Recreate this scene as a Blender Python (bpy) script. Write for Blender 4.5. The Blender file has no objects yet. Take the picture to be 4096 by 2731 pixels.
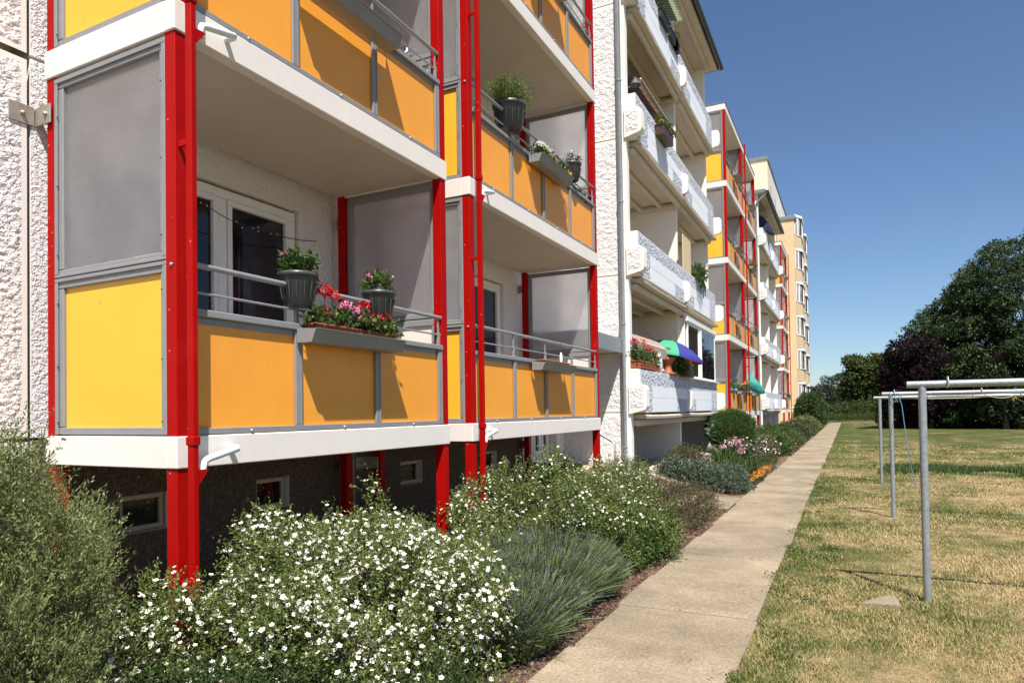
import bpy, math, random
import numpy as np
from math import radians, sin, cos, pi
rng = np.random.default_rng(7)
random.seed(7)
C = bpy.context.scene.collection

# ------------------------------------------------------------------ camera, sky, sun, exposure
F, PY = 2679.5, 234.0
yaw, pitch, roll = radians(26.65), radians(1.0), radians(-0.857)
Rz = np.array([[cos(yaw), sin(yaw), 0], [-sin(yaw), cos(yaw), 0], [0, 0, 1]])
Rx = np.array([[1, 0, 0], [0, cos(pitch), sin(pitch)], [0, -sin(pitch), cos(pitch)]])
Ry = np.array([[cos(roll), 0, sin(roll)], [0, 1, 0], [-sin(roll), 0, cos(roll)]])
M = Ry @ Rx @ Rz                       # rows: right, forward, up
from mathutils import Matrix, Vector
cam = bpy.data.cameras.new('camera'); co = bpy.data.objects.new('camera', cam); C.objects.link(co)
m4 = Matrix.Identity(4)
for i in range(3):
    m4[i][0] = M[0][i]; m4[i][1] = M[2][i]; m4[i][2] = -M[1][i]
m4[2][3] = 1.7
co.matrix_world = m4
cam.sensor_width = 36; cam.lens = F / 4096 * 36; cam.shift_y = PY / 4096; cam.clip_start = .05; cam.clip_end = 4000
S = bpy.context.scene; S.camera = co

SUN = Vector((.35, -.48, 1.0)).normalized()
w = bpy.data.worlds.new('World'); S.world = w; w.use_nodes = True
nt = w.node_tree; bg = nt.nodes['Background']
sky = nt.nodes.new('ShaderNodeTexSky'); sky.sky_type = 'NISHITA'; sky.sun_disc = False
sky.sun_elevation = math.asin(SUN.z); sky.sun_rotation = math.atan2(SUN.x, SUN.y)
sky.altitude = 200; sky.air_density = 1.0; sky.dust_density = .35; sky.ozone_density = 6.5
nt.links.new(sky.outputs[0], bg.inputs[0]); bg.inputs[1].default_value = .073
sl = bpy.data.lights.new('sun', 'SUN'); so = bpy.data.objects.new('sun', sl); C.objects.link(so)
sl.energy = 5.0; sl.angle = radians(.53); sl.color = (1, .955, .88)
so.rotation_euler = SUN.to_track_quat('Z', 'Y').to_euler(); so.location = (5, -5, 20)
S.view_settings.view_transform = 'Standard'; S.view_settings.look = 'None'
S.view_settings.exposure = .76; S.view_settings.gamma = 1
S.render.engine = 'CYCLES'
S.cycles.max_bounces = 8; S.cycles.diffuse_bounces = 4; S.cycles.transparent_max_bounces = 8
S.cycles.use_denoising = True

# ------------------------------------------------------------------ materials
def newmat(name):
    m = bpy.data.materials.new(name); m.use_nodes = True
    return m, m.node_tree, m.node_tree.nodes['Principled BSDF']
def c4(c): return (c[0], c[1], c[2], 1)
def noise(nt, scale, detail=3, rough=.6, coord='Object', vec=None):
    n = nt.nodes.new('ShaderNodeTexNoise'); n.inputs['Scale'].default_value = scale
    n.inputs['Detail'].default_value = detail; n.inputs['Roughness'].default_value = rough
    if vec is None:
        t = nt.nodes.new('ShaderNodeTexCoord'); vec = t.outputs[coord]
    nt.links.new(vec, n.inputs['Vector']); return n
def ramp(nt, fac, stops):
    r = nt.nodes.new('ShaderNodeValToRGB'); e = r.color_ramp.elements
    while len(e) < len(stops): e.new(.5)
    for i, (p, c) in enumerate(stops): e[i].position = p; e[i].color = c4(c)
    nt.links.new(fac, r.inputs[0]); return r.outputs[0]
def mix(nt, fac, a, b, mode='MIX'):
    m = nt.nodes.new('ShaderNodeMix'); m.data_type = 'RGBA'; m.blend_type = mode
    for s, v in ((0, fac), (6, a), (7, b)):
        if hasattr(v, 'is_linked'): nt.links.new(v, m.inputs[s])
        elif s == 0: m.inputs[0].default_value = v
        else: m.inputs[s].default_value = c4(v)
    return m.outputs[2]
def bump(nt, bs, h, strength, dist):
    b = nt.nodes.new('ShaderNodeBump'); b.inputs['Strength'].default_value = strength; b.inputs['Distance'].default_value = dist
    nt.links.new(h, b.inputs['Height']); nt.links.new(b.outputs[0], bs.inputs['Normal']); return b
def mat(name, col, rough=.5, var=.12, nscale=6, bs=0, bscale=60, dirt=None, dirt_amt=.3, metal=0, spec=.5, streak=False, chips=None, chipscale=38):
    m, nt, p = newmat(name)
    p.inputs['Roughness'].default_value = rough; p.inputs['Metallic'].default_value = metal
    p.inputs['Specular IOR Level'].default_value = spec
    n = noise(nt, nscale, 5)
    lo = tuple(c * (1 - var) for c in col); hi = tuple(min(c * (1 + var), .95) for c in col)
    out = ramp(nt, n.outputs[0], [(.3, lo), (.7, hi)])
    if dirt:
        tc = nt.nodes.new('ShaderNodeTexCoord'); mp = nt.nodes.new('ShaderNodeMapping')
        nt.links.new(tc.outputs['Object'], mp.inputs[0])
        mp.inputs['Scale'].default_value = (9, 9, .8) if streak else (1, 1, 1)
        n2 = noise(nt, 2.2 if streak else 4, 6, .65, vec=mp.outputs[0])
        f = ramp(nt, n2.outputs[0], [(.52, (0, 0, 0)), (.78, (dirt_amt,) * 3)])
        out = mix(nt, f, out, dirt)
    if chips:
        vo = nt.nodes.new('ShaderNodeTexVoronoi'); vo.inputs['Scale'].default_value = chipscale; tc2 = nt.nodes.new('ShaderNodeTexCoord'); nt.links.new(tc2.outputs['Object'], vo.inputs['Vector'])
        sp = nt.nodes.new('ShaderNodeSeparateColor'); nt.links.new(vo.outputs['Color'], sp.inputs[0])
        f1 = ramp(nt, vo.outputs['Distance'], [(.10, (1, 1, 1)), (.20, (0, 0, 0))]); f2 = ramp(nt, sp.outputs[0], [(.86, (0, 0, 0)), (.90, (.8, .8, .8))])
        out = mix(nt, mix(nt, 1, f1, f2, 'MULTIPLY'), out, chips)
        wn = noise(nt, 1.1, 5, .7); out = mix(nt, 1, out, ramp(nt, wn.outputs[0], [(.3, (.93, .92, .90)), (.6, (1, 1, 1))]), 'MULTIPLY')
    nt.links.new(out, p.inputs['Base Color'])
    if bs:
        b = noise(nt, bscale, 4); bump(nt, p, b.outputs[0], bs, .01)
    return m
MT = {}
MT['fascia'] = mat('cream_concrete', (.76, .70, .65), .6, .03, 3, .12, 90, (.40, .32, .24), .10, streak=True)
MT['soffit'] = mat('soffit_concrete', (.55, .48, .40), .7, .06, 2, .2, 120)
MT['red'] = mat('red_paint', (.36, .0025, .0015), .45, .06, 4, .04, 40, (.5, .3, .28), .015, spec=.10, chips=(.55, .35, .30), chipscale=26)
MT['orange'] = mat('orange_panel', (.86, .345, .036), .42, .03, 2, .03, 50, (.55, .27, .06), .12, streak=True, chips=(.35, .20, .06), chipscale=14)
MT['yellow'] = mat('yellow_panel', (.86, .46, .035), .40, .03, 2, .03, 50, (.6, .36, .06), .10, streak=True, chips=(.4, .25, .06), chipscale=12)
MT['grey'] = mat('grey_metal', (.235, .235, .24), .42, .06, 8, .04, 60)
MT['darkgrey'] = mat('dark_grey_metal', (.10, .10, .105), .45, .1, 8)
MT['rail'] = mat('rail_metal', (.30, .31, .32), .3, .06, 8, metal=.3)
MT['zinc'] = mat('galvanised_steel', (.34, .37, .39), .42, .22, 30, .1, 60, (.55, .57, .58), .5, metal=.5)
MT['pvc'] = mat('white_plastic_pipe', (.72, .80, .80), .3, .04)
MT['creampanel'] = mat('cream_board', (.76, .70, .62), .5, .03)
MT['plastwhite'] = mat('white_window_plastic', (.78, .78, .76), .35, .03)
MT['curtain'] = mat('window_with_pale_curtain', (.34, .30, .29), .15, .5, 1.2)
MT['steel'] = mat('bracket_steel', (.42, .39, .33), .4, .15, 20, metal=.6)
MT['smooth'] = mat('smooth_white_plaster', (.80, .76, .70), .8, .04, 4, .15, 80, (.45, .36, .26), .25)
MT['bluewhite'] = mat('pale_blue_plaster', (.72, .745, .79), .8, .04, 6, .12, 90)
MT['yellowwall'] = mat('yellow_plaster', (.60, .45, .27), .85, .04, 3, .1, 60)
MT['yellowlight'] = mat('pale_yellow_plaster', (.76, .61, .43), .85, .04, 3)
MT['black'] = mat('black_rubber', (.015, .015, .016), .5, .1)
MT['anthracite'] = mat('anthracite_plastic', (.055, .058, .062), .38, .12, 10)
MT['terracotta'] = mat('terracotta', (.33, .085, .035), .6, .15, 12)
MT['brownbox'] = mat('brown_planter', (.06, .03, .022), .5, .2, 12)
MT['slate'] = mat('slate_fascia', (.17, .19, .20), .5, .1, 5)
MT['gutter'] = mat('dark_zinc_gutter', (.07, .075, .075), .35, .2, 8, metal=.4)
MT['darkstone'] = mat('dark_concrete_block', (.035, .032, .032), .7, .3, 14, .3, 60)
MT['step'] = mat('sandy_step_stone', (.55, .42, .28), .8, .12, 12, .2, 70)
MT['skirt'] = mat('grey_granite_skirting', (.30, .28, .27), .6, .35, 60)
MT['soil'] = mat('dark_soil', (.03, .02, .013), .95, .3, 40)
MT['bark'] = mat('tree_bark', (.10, .08, .065), .9, .35, 12, .5, 30)
MT['birchbark'] = mat('birch_bark', (.34, .31, .28), .8, .4, 6)
MT['twig'] = mat('twig_bark', (.11, .075, .045), .8, .3, 20)
MT['greystatue'] = mat('pale_grey_cast_stone', (.42, .42, .44), .7, .2, 20)
MT['navy'] = mat('navy_cloth', (.008, .010, .035), .8, .2, 8)
MT['amber'] = mat('amber_glass', (.35, .22, .02), .1, .2, 8)
MT['board'] = mat('weathered_beige_board', (.62, .47, .30), .75, .06, 3, .1, 60, (.50, .22, .08), .55, streak=True)
MT['cord'] = mat('pale_cord', (.6, .6, .55), .7, .1)
MT['yellowcord'] = mat('yellow_cord', (.75, .55, .04), .6, .1)
MT['bluecord'] = mat('blue_cord', (.10, .24, .36), .7, .1)

def rough_mat(name, col, shade, scale, strength, dist):
    m, nt, p = newmat(name); p.inputs['Roughness'].default_value = .95; p.inputs['Specular IOR Level'].default_value = .2
    tc = nt.nodes.new('ShaderNodeTexCoord')
    n = noise(nt, scale, 3, .5); n2 = noise(nt, scale * 2.7, 2, .5)
    a = nt.nodes.new('ShaderNodeMath'); a.operation = 'MULTIPLY_ADD'; nt.links.new(n2.outputs[0], a.inputs[0]); a.inputs[1].default_value = .45
    nt.links.new(n.outputs[0], a.inputs[2])
    r = nt.nodes.new('ShaderNodeMapRange'); r.interpolation_type = 'SMOOTHSTEP'
    r.inputs['From Min'].default_value = .55; r.inputs['From Max'].default_value = .86; nt.links.new(a.outputs[0], r.inputs['Value'])
    bump(nt, p, r.outputs[0], strength, dist)
    n3 = noise(nt, 1.3, 5, .6)
    col2 = ramp(nt, n3.outputs[0], [(.35, tuple(c * .93 for c in col)), (.65, col)])
    nt.links.new(mix(nt, r.outputs[0], mix(nt, 1.0, col2, shade, 'MULTIPLY'), col2), p.inputs['Base Color'])
    return m
MT['render'] = rough_mat('rough_cast_render', (.82, .80, .79), (.94, .94, .94), 28, .8, .012)
MT['plinth'] = rough_mat('dark_plinth_render', (.20, .15, .11), (.72, .70, .68), 24, 1.0, .02)
MT['renderX'] = rough_mat('spattered_blue_white_render', (.70, .72, .78), (.74, .77, .83), 30, 1.0, .018)

def glass_frost():
    m, nt, p = newmat('frosted_privacy_glass')
    p.inputs['Base Color'].default_value = (.80, .76, .79, 1); p.inputs['Roughness'].default_value = .38
    p.inputs['Transmission Weight'].default_value = .84; p.inputs['IOR'].default_value = 1.10
    tr = nt.nodes.new('ShaderNodeBsdfTranslucent'); tr.inputs[0].default_value = (.92, .90, .92, 1)
    ms = nt.nodes.new('ShaderNodeMixShader'); ms.inputs[0].default_value = .30
    n = noise(nt, 75, 4, .7); bump(nt, p, n.outputs[0], 1.0, .006); n2 = noise(nt, 3, 4, .6)
    nt.links.new(ramp(nt, n2.outputs[0], [(.3, (.70, .685, .70)), (.7, (.86, .84, .85))]), p.inputs['Base Color'])
    nt.links.new(p.outputs[0], ms.inputs[1]); nt.links.new(tr.outputs[0], ms.inputs[2])
    nt.links.new(ms.outputs[0], nt.nodes['Material Output'].inputs['Surface'])
    return m
MT['frost'] = glass_frost()
def dark_glass():
    m, nt, p = newmat('window_glass')
    p.inputs['Roughness'].default_value = .03; p.inputs['IOR'].default_value = 1.5
    n = noise(nt, 2.5, 2)
    nt.links.new(ramp(nt, n.outputs[0], [(.4, (.006, .007, .010)), (.65, (.03, .024, .03))]), p.inputs['Base Color'])
    return m
MT['glass'] = dark_glass()

def leafmat(name, stops, trans=.3, rough=.55, spec=.35):
    m, nt, p = newmat(name)
    a = nt.nodes.new('ShaderNodeAttribute'); a.attribute_name = 'v'
    colr = ramp(nt, a.outputs['Fac'], stops)
    nt.links.new(colr, p.inputs['Base Color']); p.inputs['Roughness'].default_value = rough; p.inputs['Specular IOR Level'].default_value = spec
    if trans:
        tr = nt.nodes.new('ShaderNodeBsdfTranslucent'); nt.links.new(colr, tr.inputs[0])
        ms = nt.nodes.new('ShaderNodeMixShader'); ms.inputs[0].default_value = trans
        nt.links.new(p.outputs[0], ms.inputs[1]); nt.links.new(tr.outputs[0], ms.inputs[2])
        nt.links.new(ms.outputs[0], nt.nodes['Material Output'].inputs['Surface'])
    return m
MT['leaf_pot'] = leafmat('potentilla_leaf', [(0, (.05, .085, .018)), (.6, (.145, .19, .05)), (1, (.30, .30, .10))])
MT['leaf_broom'] = leafmat('silvery_narrow_leaf', [(0, (.065, .09, .03)), (.6, (.18, .215, .075)), (1, (.38, .39, .18))])
MT['leaf_cot'] = leafmat('small_dark_leaf', [(0, (.012, .028, .010)), (.7, (.05, .085, .022)), (1, (.13, .17, .05))])
MT['leaf_lav'] = leafmat('lavender_stem', [(0, (.06, .09, .035)), (.7, (.15, .20, .08)), (1, (.22, .25, .12))], .15)
MT['lavender'] = leafmat('lavender_flower', [(0, (.05, .04, .085)), (1, (.16, .13, .25))], .1)
MT['leaf_green'] = leafmat('fresh_green_leaf', [(0, (.02, .05, .012)), (.6, (.065, .12, .025)), (1, (.15, .20, .045))])
MT['leaf_hedge'] = leafmat('hedge_leaf', [(0, (.012, .03, .008)), (.6, (.04, .075, .016)), (1, (.11, .15, .04))])
MT['leaf_dark'] = leafmat('dark_green_leaf', [(0, (.010, .024, .008)), (.7, (.035, .065, .016)), (1, (.09, .13, .04))])
MT['leaf_brown'] = leafmat('bronze_green_leaf', [(0, (.04, .035, .018)), (.5, (.085, .085, .035)), (.85, (.15, .13, .06)), (1, (.17, .07, .04))])
MT['leaf_sage'] = leafmat('sage_grey_leaf', [(0, (.045, .075, .045)), (.7, (.13, .17, .11)), (1, (.24, .28, .19))])
MT['leaf_copper'] = leafmat('copper_maple_leaf', [(0, (.008, .005, .006)), (.7, (.026, .015, .017)), (1, (.055, .036, .034))], .15, .65, .12)
MT['leaf_maple'] = leafmat('maple_leaf', [(0, (.010, .022, .006)), (.6, (.034, .062, .016)), (1, (.085, .125, .035))], .25, .5)
MT['leaf_birch'] = leafmat('birch_leaf', [(0, (.015, .032, .010)), (.6, (.050, .088, .028)), (1, (.13, .175, .07))], .25, .5)
MT['leaf_lone'] = leafmat('yellowish_maple_leaf', [(0, (.022, .038, .008)), (.6, (.065, .090, .018)), (1, (.15, .17, .035))], .25)
MT['needle'] = leafmat('conifer_needles', [(0, (.012, .022, .012)), (.7, (.035, .05, .024)), (1, (.07, .085, .04))], .05)
MT['white'] = leafmat('white_petal', [(0, (.78, .76, .66)), (1, (.88, .86, .78))], .2)
MT['petyellow'] = leafmat('yellow_flower_centre', [(0, (.45, .35, .06)), (1, (.55, .45, .1))], 0)
MT['petred'] = leafmat('red_petal', [(0, (.42, .006, .010)), (1, (.80, .025, .035))], .2)
MT['petpink'] = leafmat('pink_petal', [(0, (.60, .12, .24)), (1, (.85, .35, .50))], .2)
MT['petpeony'] = leafmat('pale_pink_petal', [(0, (.62, .22, .30)), (1, (.88, .60, .66))], .2)
MT['petorange'] = leafmat('orange_petal', [(0, (.75, .14, .005)), (.8, (.90, .30, .01)), (1, (.85, .6, .02))], .1)
MT['petmix'] = leafmat('mixed_petals', [(0, (.55, .25, .03)), (.35, (.75, .40, .05)), (.6, (.35, .03, .05)), (.8, (.75, .6, .5)), (1, (.6, .06, .03))], .1)
MT['petviolet'] = leafmat('violet_petal', [(0, (.06, .04, .22)), (1, (.20, .14, .50))], .1)
MT['petpale'] = leafmat('pale_lilac_petal', [(0, (.12, .07, .14)), (.4, (.60, .50, .60)), (1, (.80, .76, .76))], .1)
MT['stone'] = leafmat('pale_gravel_stone', [(0, (.22, .17, .13)), (.5, (.46, .38, .30)), (1, (.70, .62, .54))], 0, .8)
MT['mulch'] = leafmat('bark_mulch_chip', [(0, (.05, .028, .018)), (.6, (.16, .095, .065)), (1, (.33, .23, .17))], 0, .85)

def cloth(name, cols, scale, axis='Y'):
    m, nt, p = newmat(name); p.inputs['Roughness'].default_value = .85
    tc = nt.nodes.new('ShaderNodeTexCoord'); sx = nt.nodes.new('ShaderNodeSeparateXYZ'); nt.links.new(tc.outputs['Object'], sx.inputs[0])
    a = nt.nodes.new('ShaderNodeMath'); a.operation = 'MULTIPLY'; nt.links.new(sx.outputs[axis], a.inputs[0]); a.inputs[1].default_value = scale
    b = nt.nodes.new('ShaderNodeMath'); b.operation = 'FRACT'; nt.links.new(a.outputs[0], b.inputs[0])
    r = nt.nodes.new('ShaderNodeValToRGB'); r.color_ramp.interpolation = 'CONSTANT'; e = r.color_ramp.elements
    while len(e) < len(cols): e.new(.5)
    for i, (q, cc) in enumerate(cols): e[i].position = q; e[i].color = c4(cc)
    nt.links.new(b.outputs[0], r.inputs[0]); nt.links.new(r.outputs[0], p.inputs['Base Color'])
    tr = nt.nodes.new('ShaderNodeBsdfTranslucent'); nt.links.new(r.outputs[0], tr.inputs[0])
    ms = nt.nodes.new('ShaderNodeMixShader'); ms.inputs[0].default_value = .5
    nt.links.new(p.outputs[0], ms.inputs[1]); nt.links.new(tr.outputs[0], ms.inputs[2]); nt.links.new(ms.outputs[0], nt.nodes['Material Output'].inputs['Surface'])
    return m
MT['awn_stripe'] = cloth('striped_awning_cloth', [(0, (.80, .70, .58)), (.35, (.40, .16, .10)), (.5, (.80, .70, .58)), (.62, (.45, .30, .25)), (.70, (.80, .70, .58)), (.82, (.55, .20, .12))], 5.5)
MT['awn_dark'] = cloth('brown_striped_awning_cloth', [(0, (.12, .08, .055)), (.4, (.30, .11, .05)), (.48, (.12, .08, .055)), (.75, (.34, .22, .13)), (.85, (.10, .06, .045))], 3.2)
MT['awn_green'] = cloth('green_striped_awning_cloth', [(0, (.20, .24, .12)), (.5, (.36, .38, .24))], 8)
def plaincloth(name, c): return cloth(name, [(0, c), (.5, c)], 1)
MT['c_mint'] = plaincloth('mint_cloth', (.12, .62, .36)); MT['c_blue'] = plaincloth('violet_blue_cloth', (.07, .08, .42))
MT['c_red'] = plaincloth('red_cloth', (.50, .02, .02)); MT['c_yel'] = plaincloth('yellow_cloth', (.75, .5, .04)); MT['c_brown'] = plaincloth('maroon_cloth', (.14, .02, .02))
MT['c_teal'] = plaincloth('turquoise_cloth', (.10, .52, .44))

# path concrete
def pathmat():
    m, nt, p = newmat('worn_path_concrete'); p.inputs['Roughness'].default_value = .9
    g = nt.nodes.new('ShaderNodeNewGeometry')
    n1 = noise(nt, .9, 6, .6, vec=g.outputs['Position']); n2 = noise(nt, 45, 4, .7, vec=g.outputs['Position']); n3 = noise(nt, 4, 5, .65, vec=g.outputs['Position'])
    a = ramp(nt, n1.outputs[0], [(.3, (.22, .175, .12)), (.5, (.31, .25, .175)), (.72, (.41, .335, .24))])
    b = ramp(nt, n2.outputs[0], [(.35, (.62, .61, .60)), (.65, (1.12, 1.12, 1.10))])
    c = ramp(nt, n3.outputs[0], [(.35, (.86, .85, .84)), (.6, (1, 1, 1))])
    oi = nt.nodes.new('ShaderNodeObjectInfo'); d = ramp(nt, oi.outputs['Random'], [(0, (.90, .89, .90)), (1, (1.04, 1.03, 1.0))])
    x = mix(nt, 1, mix(nt, 1, mix(nt, 1, a, b, 'MULTIPLY'), c, 'MULTIPLY'), d, 'MULTIPLY')
    nt.links.new(x, p.inputs['Base Color']); bump(nt, p, n2.outputs[0], .35, .006)
    return m
MT['path'] = pathmat()

# lawn colour: dry straw patches and green ones, the same for the ground and the blades on it
def lawn_color(nt, blades):
    g = nt.nodes.new('ShaderNodeNewGeometry'); mp = nt.nodes.new('ShaderNodeMapping'); nt.links.new(g.outputs['Position'], mp.inputs[0])
    mp.inputs['Scale'].default_value = (1, .8, 0)
    n1 = noise(nt, .55, 5, .62, vec=mp.outputs[0]); n2 = noise(nt, 3.2, 4, .65, vec=mp.outputs[0])
    # greener far strip and path-side margin
    sx = nt.nodes.new('ShaderNodeSeparateXYZ'); nt.links.new(g.outputs['Position'], sx.inputs[0])
    r1 = nt.nodes.new('ShaderNodeMapRange'); nt.links.new(sx.outputs['X'], r1.inputs['Value'])
    r1.inputs['From Min'].default_value = -.7; r1.inputs['From Max'].default_value = .3; r1.inputs['To Min'].default_value = .10; r1.inputs['To Max'].default_value = 0
    r2 = nt.nodes.new('ShaderNodeMapRange'); nt.links.new(sx.outputs['Y'], r2.inputs['Value'])
    r2.inputs['From Min'].default_value = 16; r2.inputs['From Max'].default_value = 42; r2.inputs['To Min'].default_value = 0; r2.inputs['To Max'].default_value = .14
    def add(a, b):
        q = nt.nodes.new('ShaderNodeMath'); nt.links.new(a, q.inputs[0])
        if hasattr(b, 'is_linked'): nt.links.new(b, q.inputs[1])
        else: q.inputs[1].default_value = b
        return q.outputs[0]
    h = nt.nodes.new('ShaderNodeMath'); h.operation = 'MULTIPLY_ADD'; nt.links.new(n2.outputs[0], h.inputs[0]); h.inputs[1].default_value = .55; nt.links.new(n1.outputs[0], h.inputs[2])
    s = add(add(add(h.outputs[0], -.275), r1.outputs[0]), r2.outputs[0])
    if blades:
        at = nt.nodes.new('ShaderNodeAttribute'); at.attribute_name = 'v'
        k = nt.nodes.new('ShaderNodeMath'); k.operation = 'MULTIPLY_ADD'; nt.links.new(at.outputs['Fac'], k.inputs[0]); k.inputs[1].default_value = .40; k.inputs[2].default_value = -.20
        s = add(s, k.outputs[0])
        return ramp(nt, s, [(.34, (.50, .38, .20)), (.48, (.37, .30, .135)), (.58, (.24, .225, .082)), (.74, (.11, .145, .038))])
    return ramp(nt, s, [(.36, (.34, .25, .14)), (.46, (.23, .18, .09)), (.56, (.13, .12, .048)), (.69, (.06, .08, .02))])
def groundmat():
    m, nt, p = newmat('lawn_and_bed_ground'); p.inputs['Roughness'].default_value = .95; p.inputs['Specular IOR Level'].default_value = .1
    lawn = lawn_color(nt, False)
    g = nt.nodes.new('ShaderNodeNewGeometry'); sx = nt.nodes.new('ShaderNodeSeparateXYZ'); nt.links.new(g.outputs['Position'], sx.inputs[0])
    n = noise(nt, 35, 5, .7, vec=g.outputs['Position']); n2 = noise(nt, 1.5, 4, vec=g.outputs['Position'])
    fine = ramp(nt, n.outputs[0], [(.3, (.6, .6, .6)), (.7, (1.15, 1.15, 1.15))])
    lawn = mix(nt, 1, lawn, fine, 'MULTIPLY')
    soil = mix(nt, 1, ramp(nt, n2.outputs[0], [(.35, (.12, .075, .05)), (.65, (.23, .15, .105))]), fine, 'MULTIPLY')
    r = nt.nodes.new('ShaderNodeMath'); r.operation = 'LESS_THAN'; nt.links.new(sx.outputs['X'], r.inputs[0]); r.inputs[1].default_value = -1.3
    r2 = nt.nodes.new('ShaderNodeMath'); r2.operation = 'LESS_THAN'; nt.links.new(sx.outputs['Y'], r2.inputs[0]); r2.inputs[1].default_value = 78
    rr = nt.nodes.new('ShaderNodeMath'); rr.operation = 'MULTIPLY'; nt.links.new(r.outputs[0], rr.inputs[0]); nt.links.new(r2.outputs[0], rr.inputs[1])
    nt.links.new(mix(nt, rr.outputs[0], lawn, soil), p.inputs['Base Color']); bump(nt, p, n.outputs[0], .8, .02)
    return m
MT['ground'] = groundmat()
def blademat():
    m, nt, p = newmat('grass_blade'); colr = lawn_color(nt, True)
    nt.links.new(colr, p.inputs['Base Color']); p.inputs['Roughness'].default_value = .7; p.inputs['Specular IOR Level'].default_value = .2
    tr = nt.nodes.new('ShaderNodeBsdfTranslucent'); nt.links.new(colr, tr.inputs[0])
    ms = nt.nodes.new('ShaderNodeMixShader'); ms.inputs[0].default_value = .25
    nt.links.new(p.outputs[0], ms.inputs[1]); nt.links.new(tr.outputs[0], ms.inputs[2]); nt.links.new(ms.outputs[0], nt.nodes['Material Output'].inputs['Surface'])
    return m
MT['blade'] = blademat()

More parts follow.
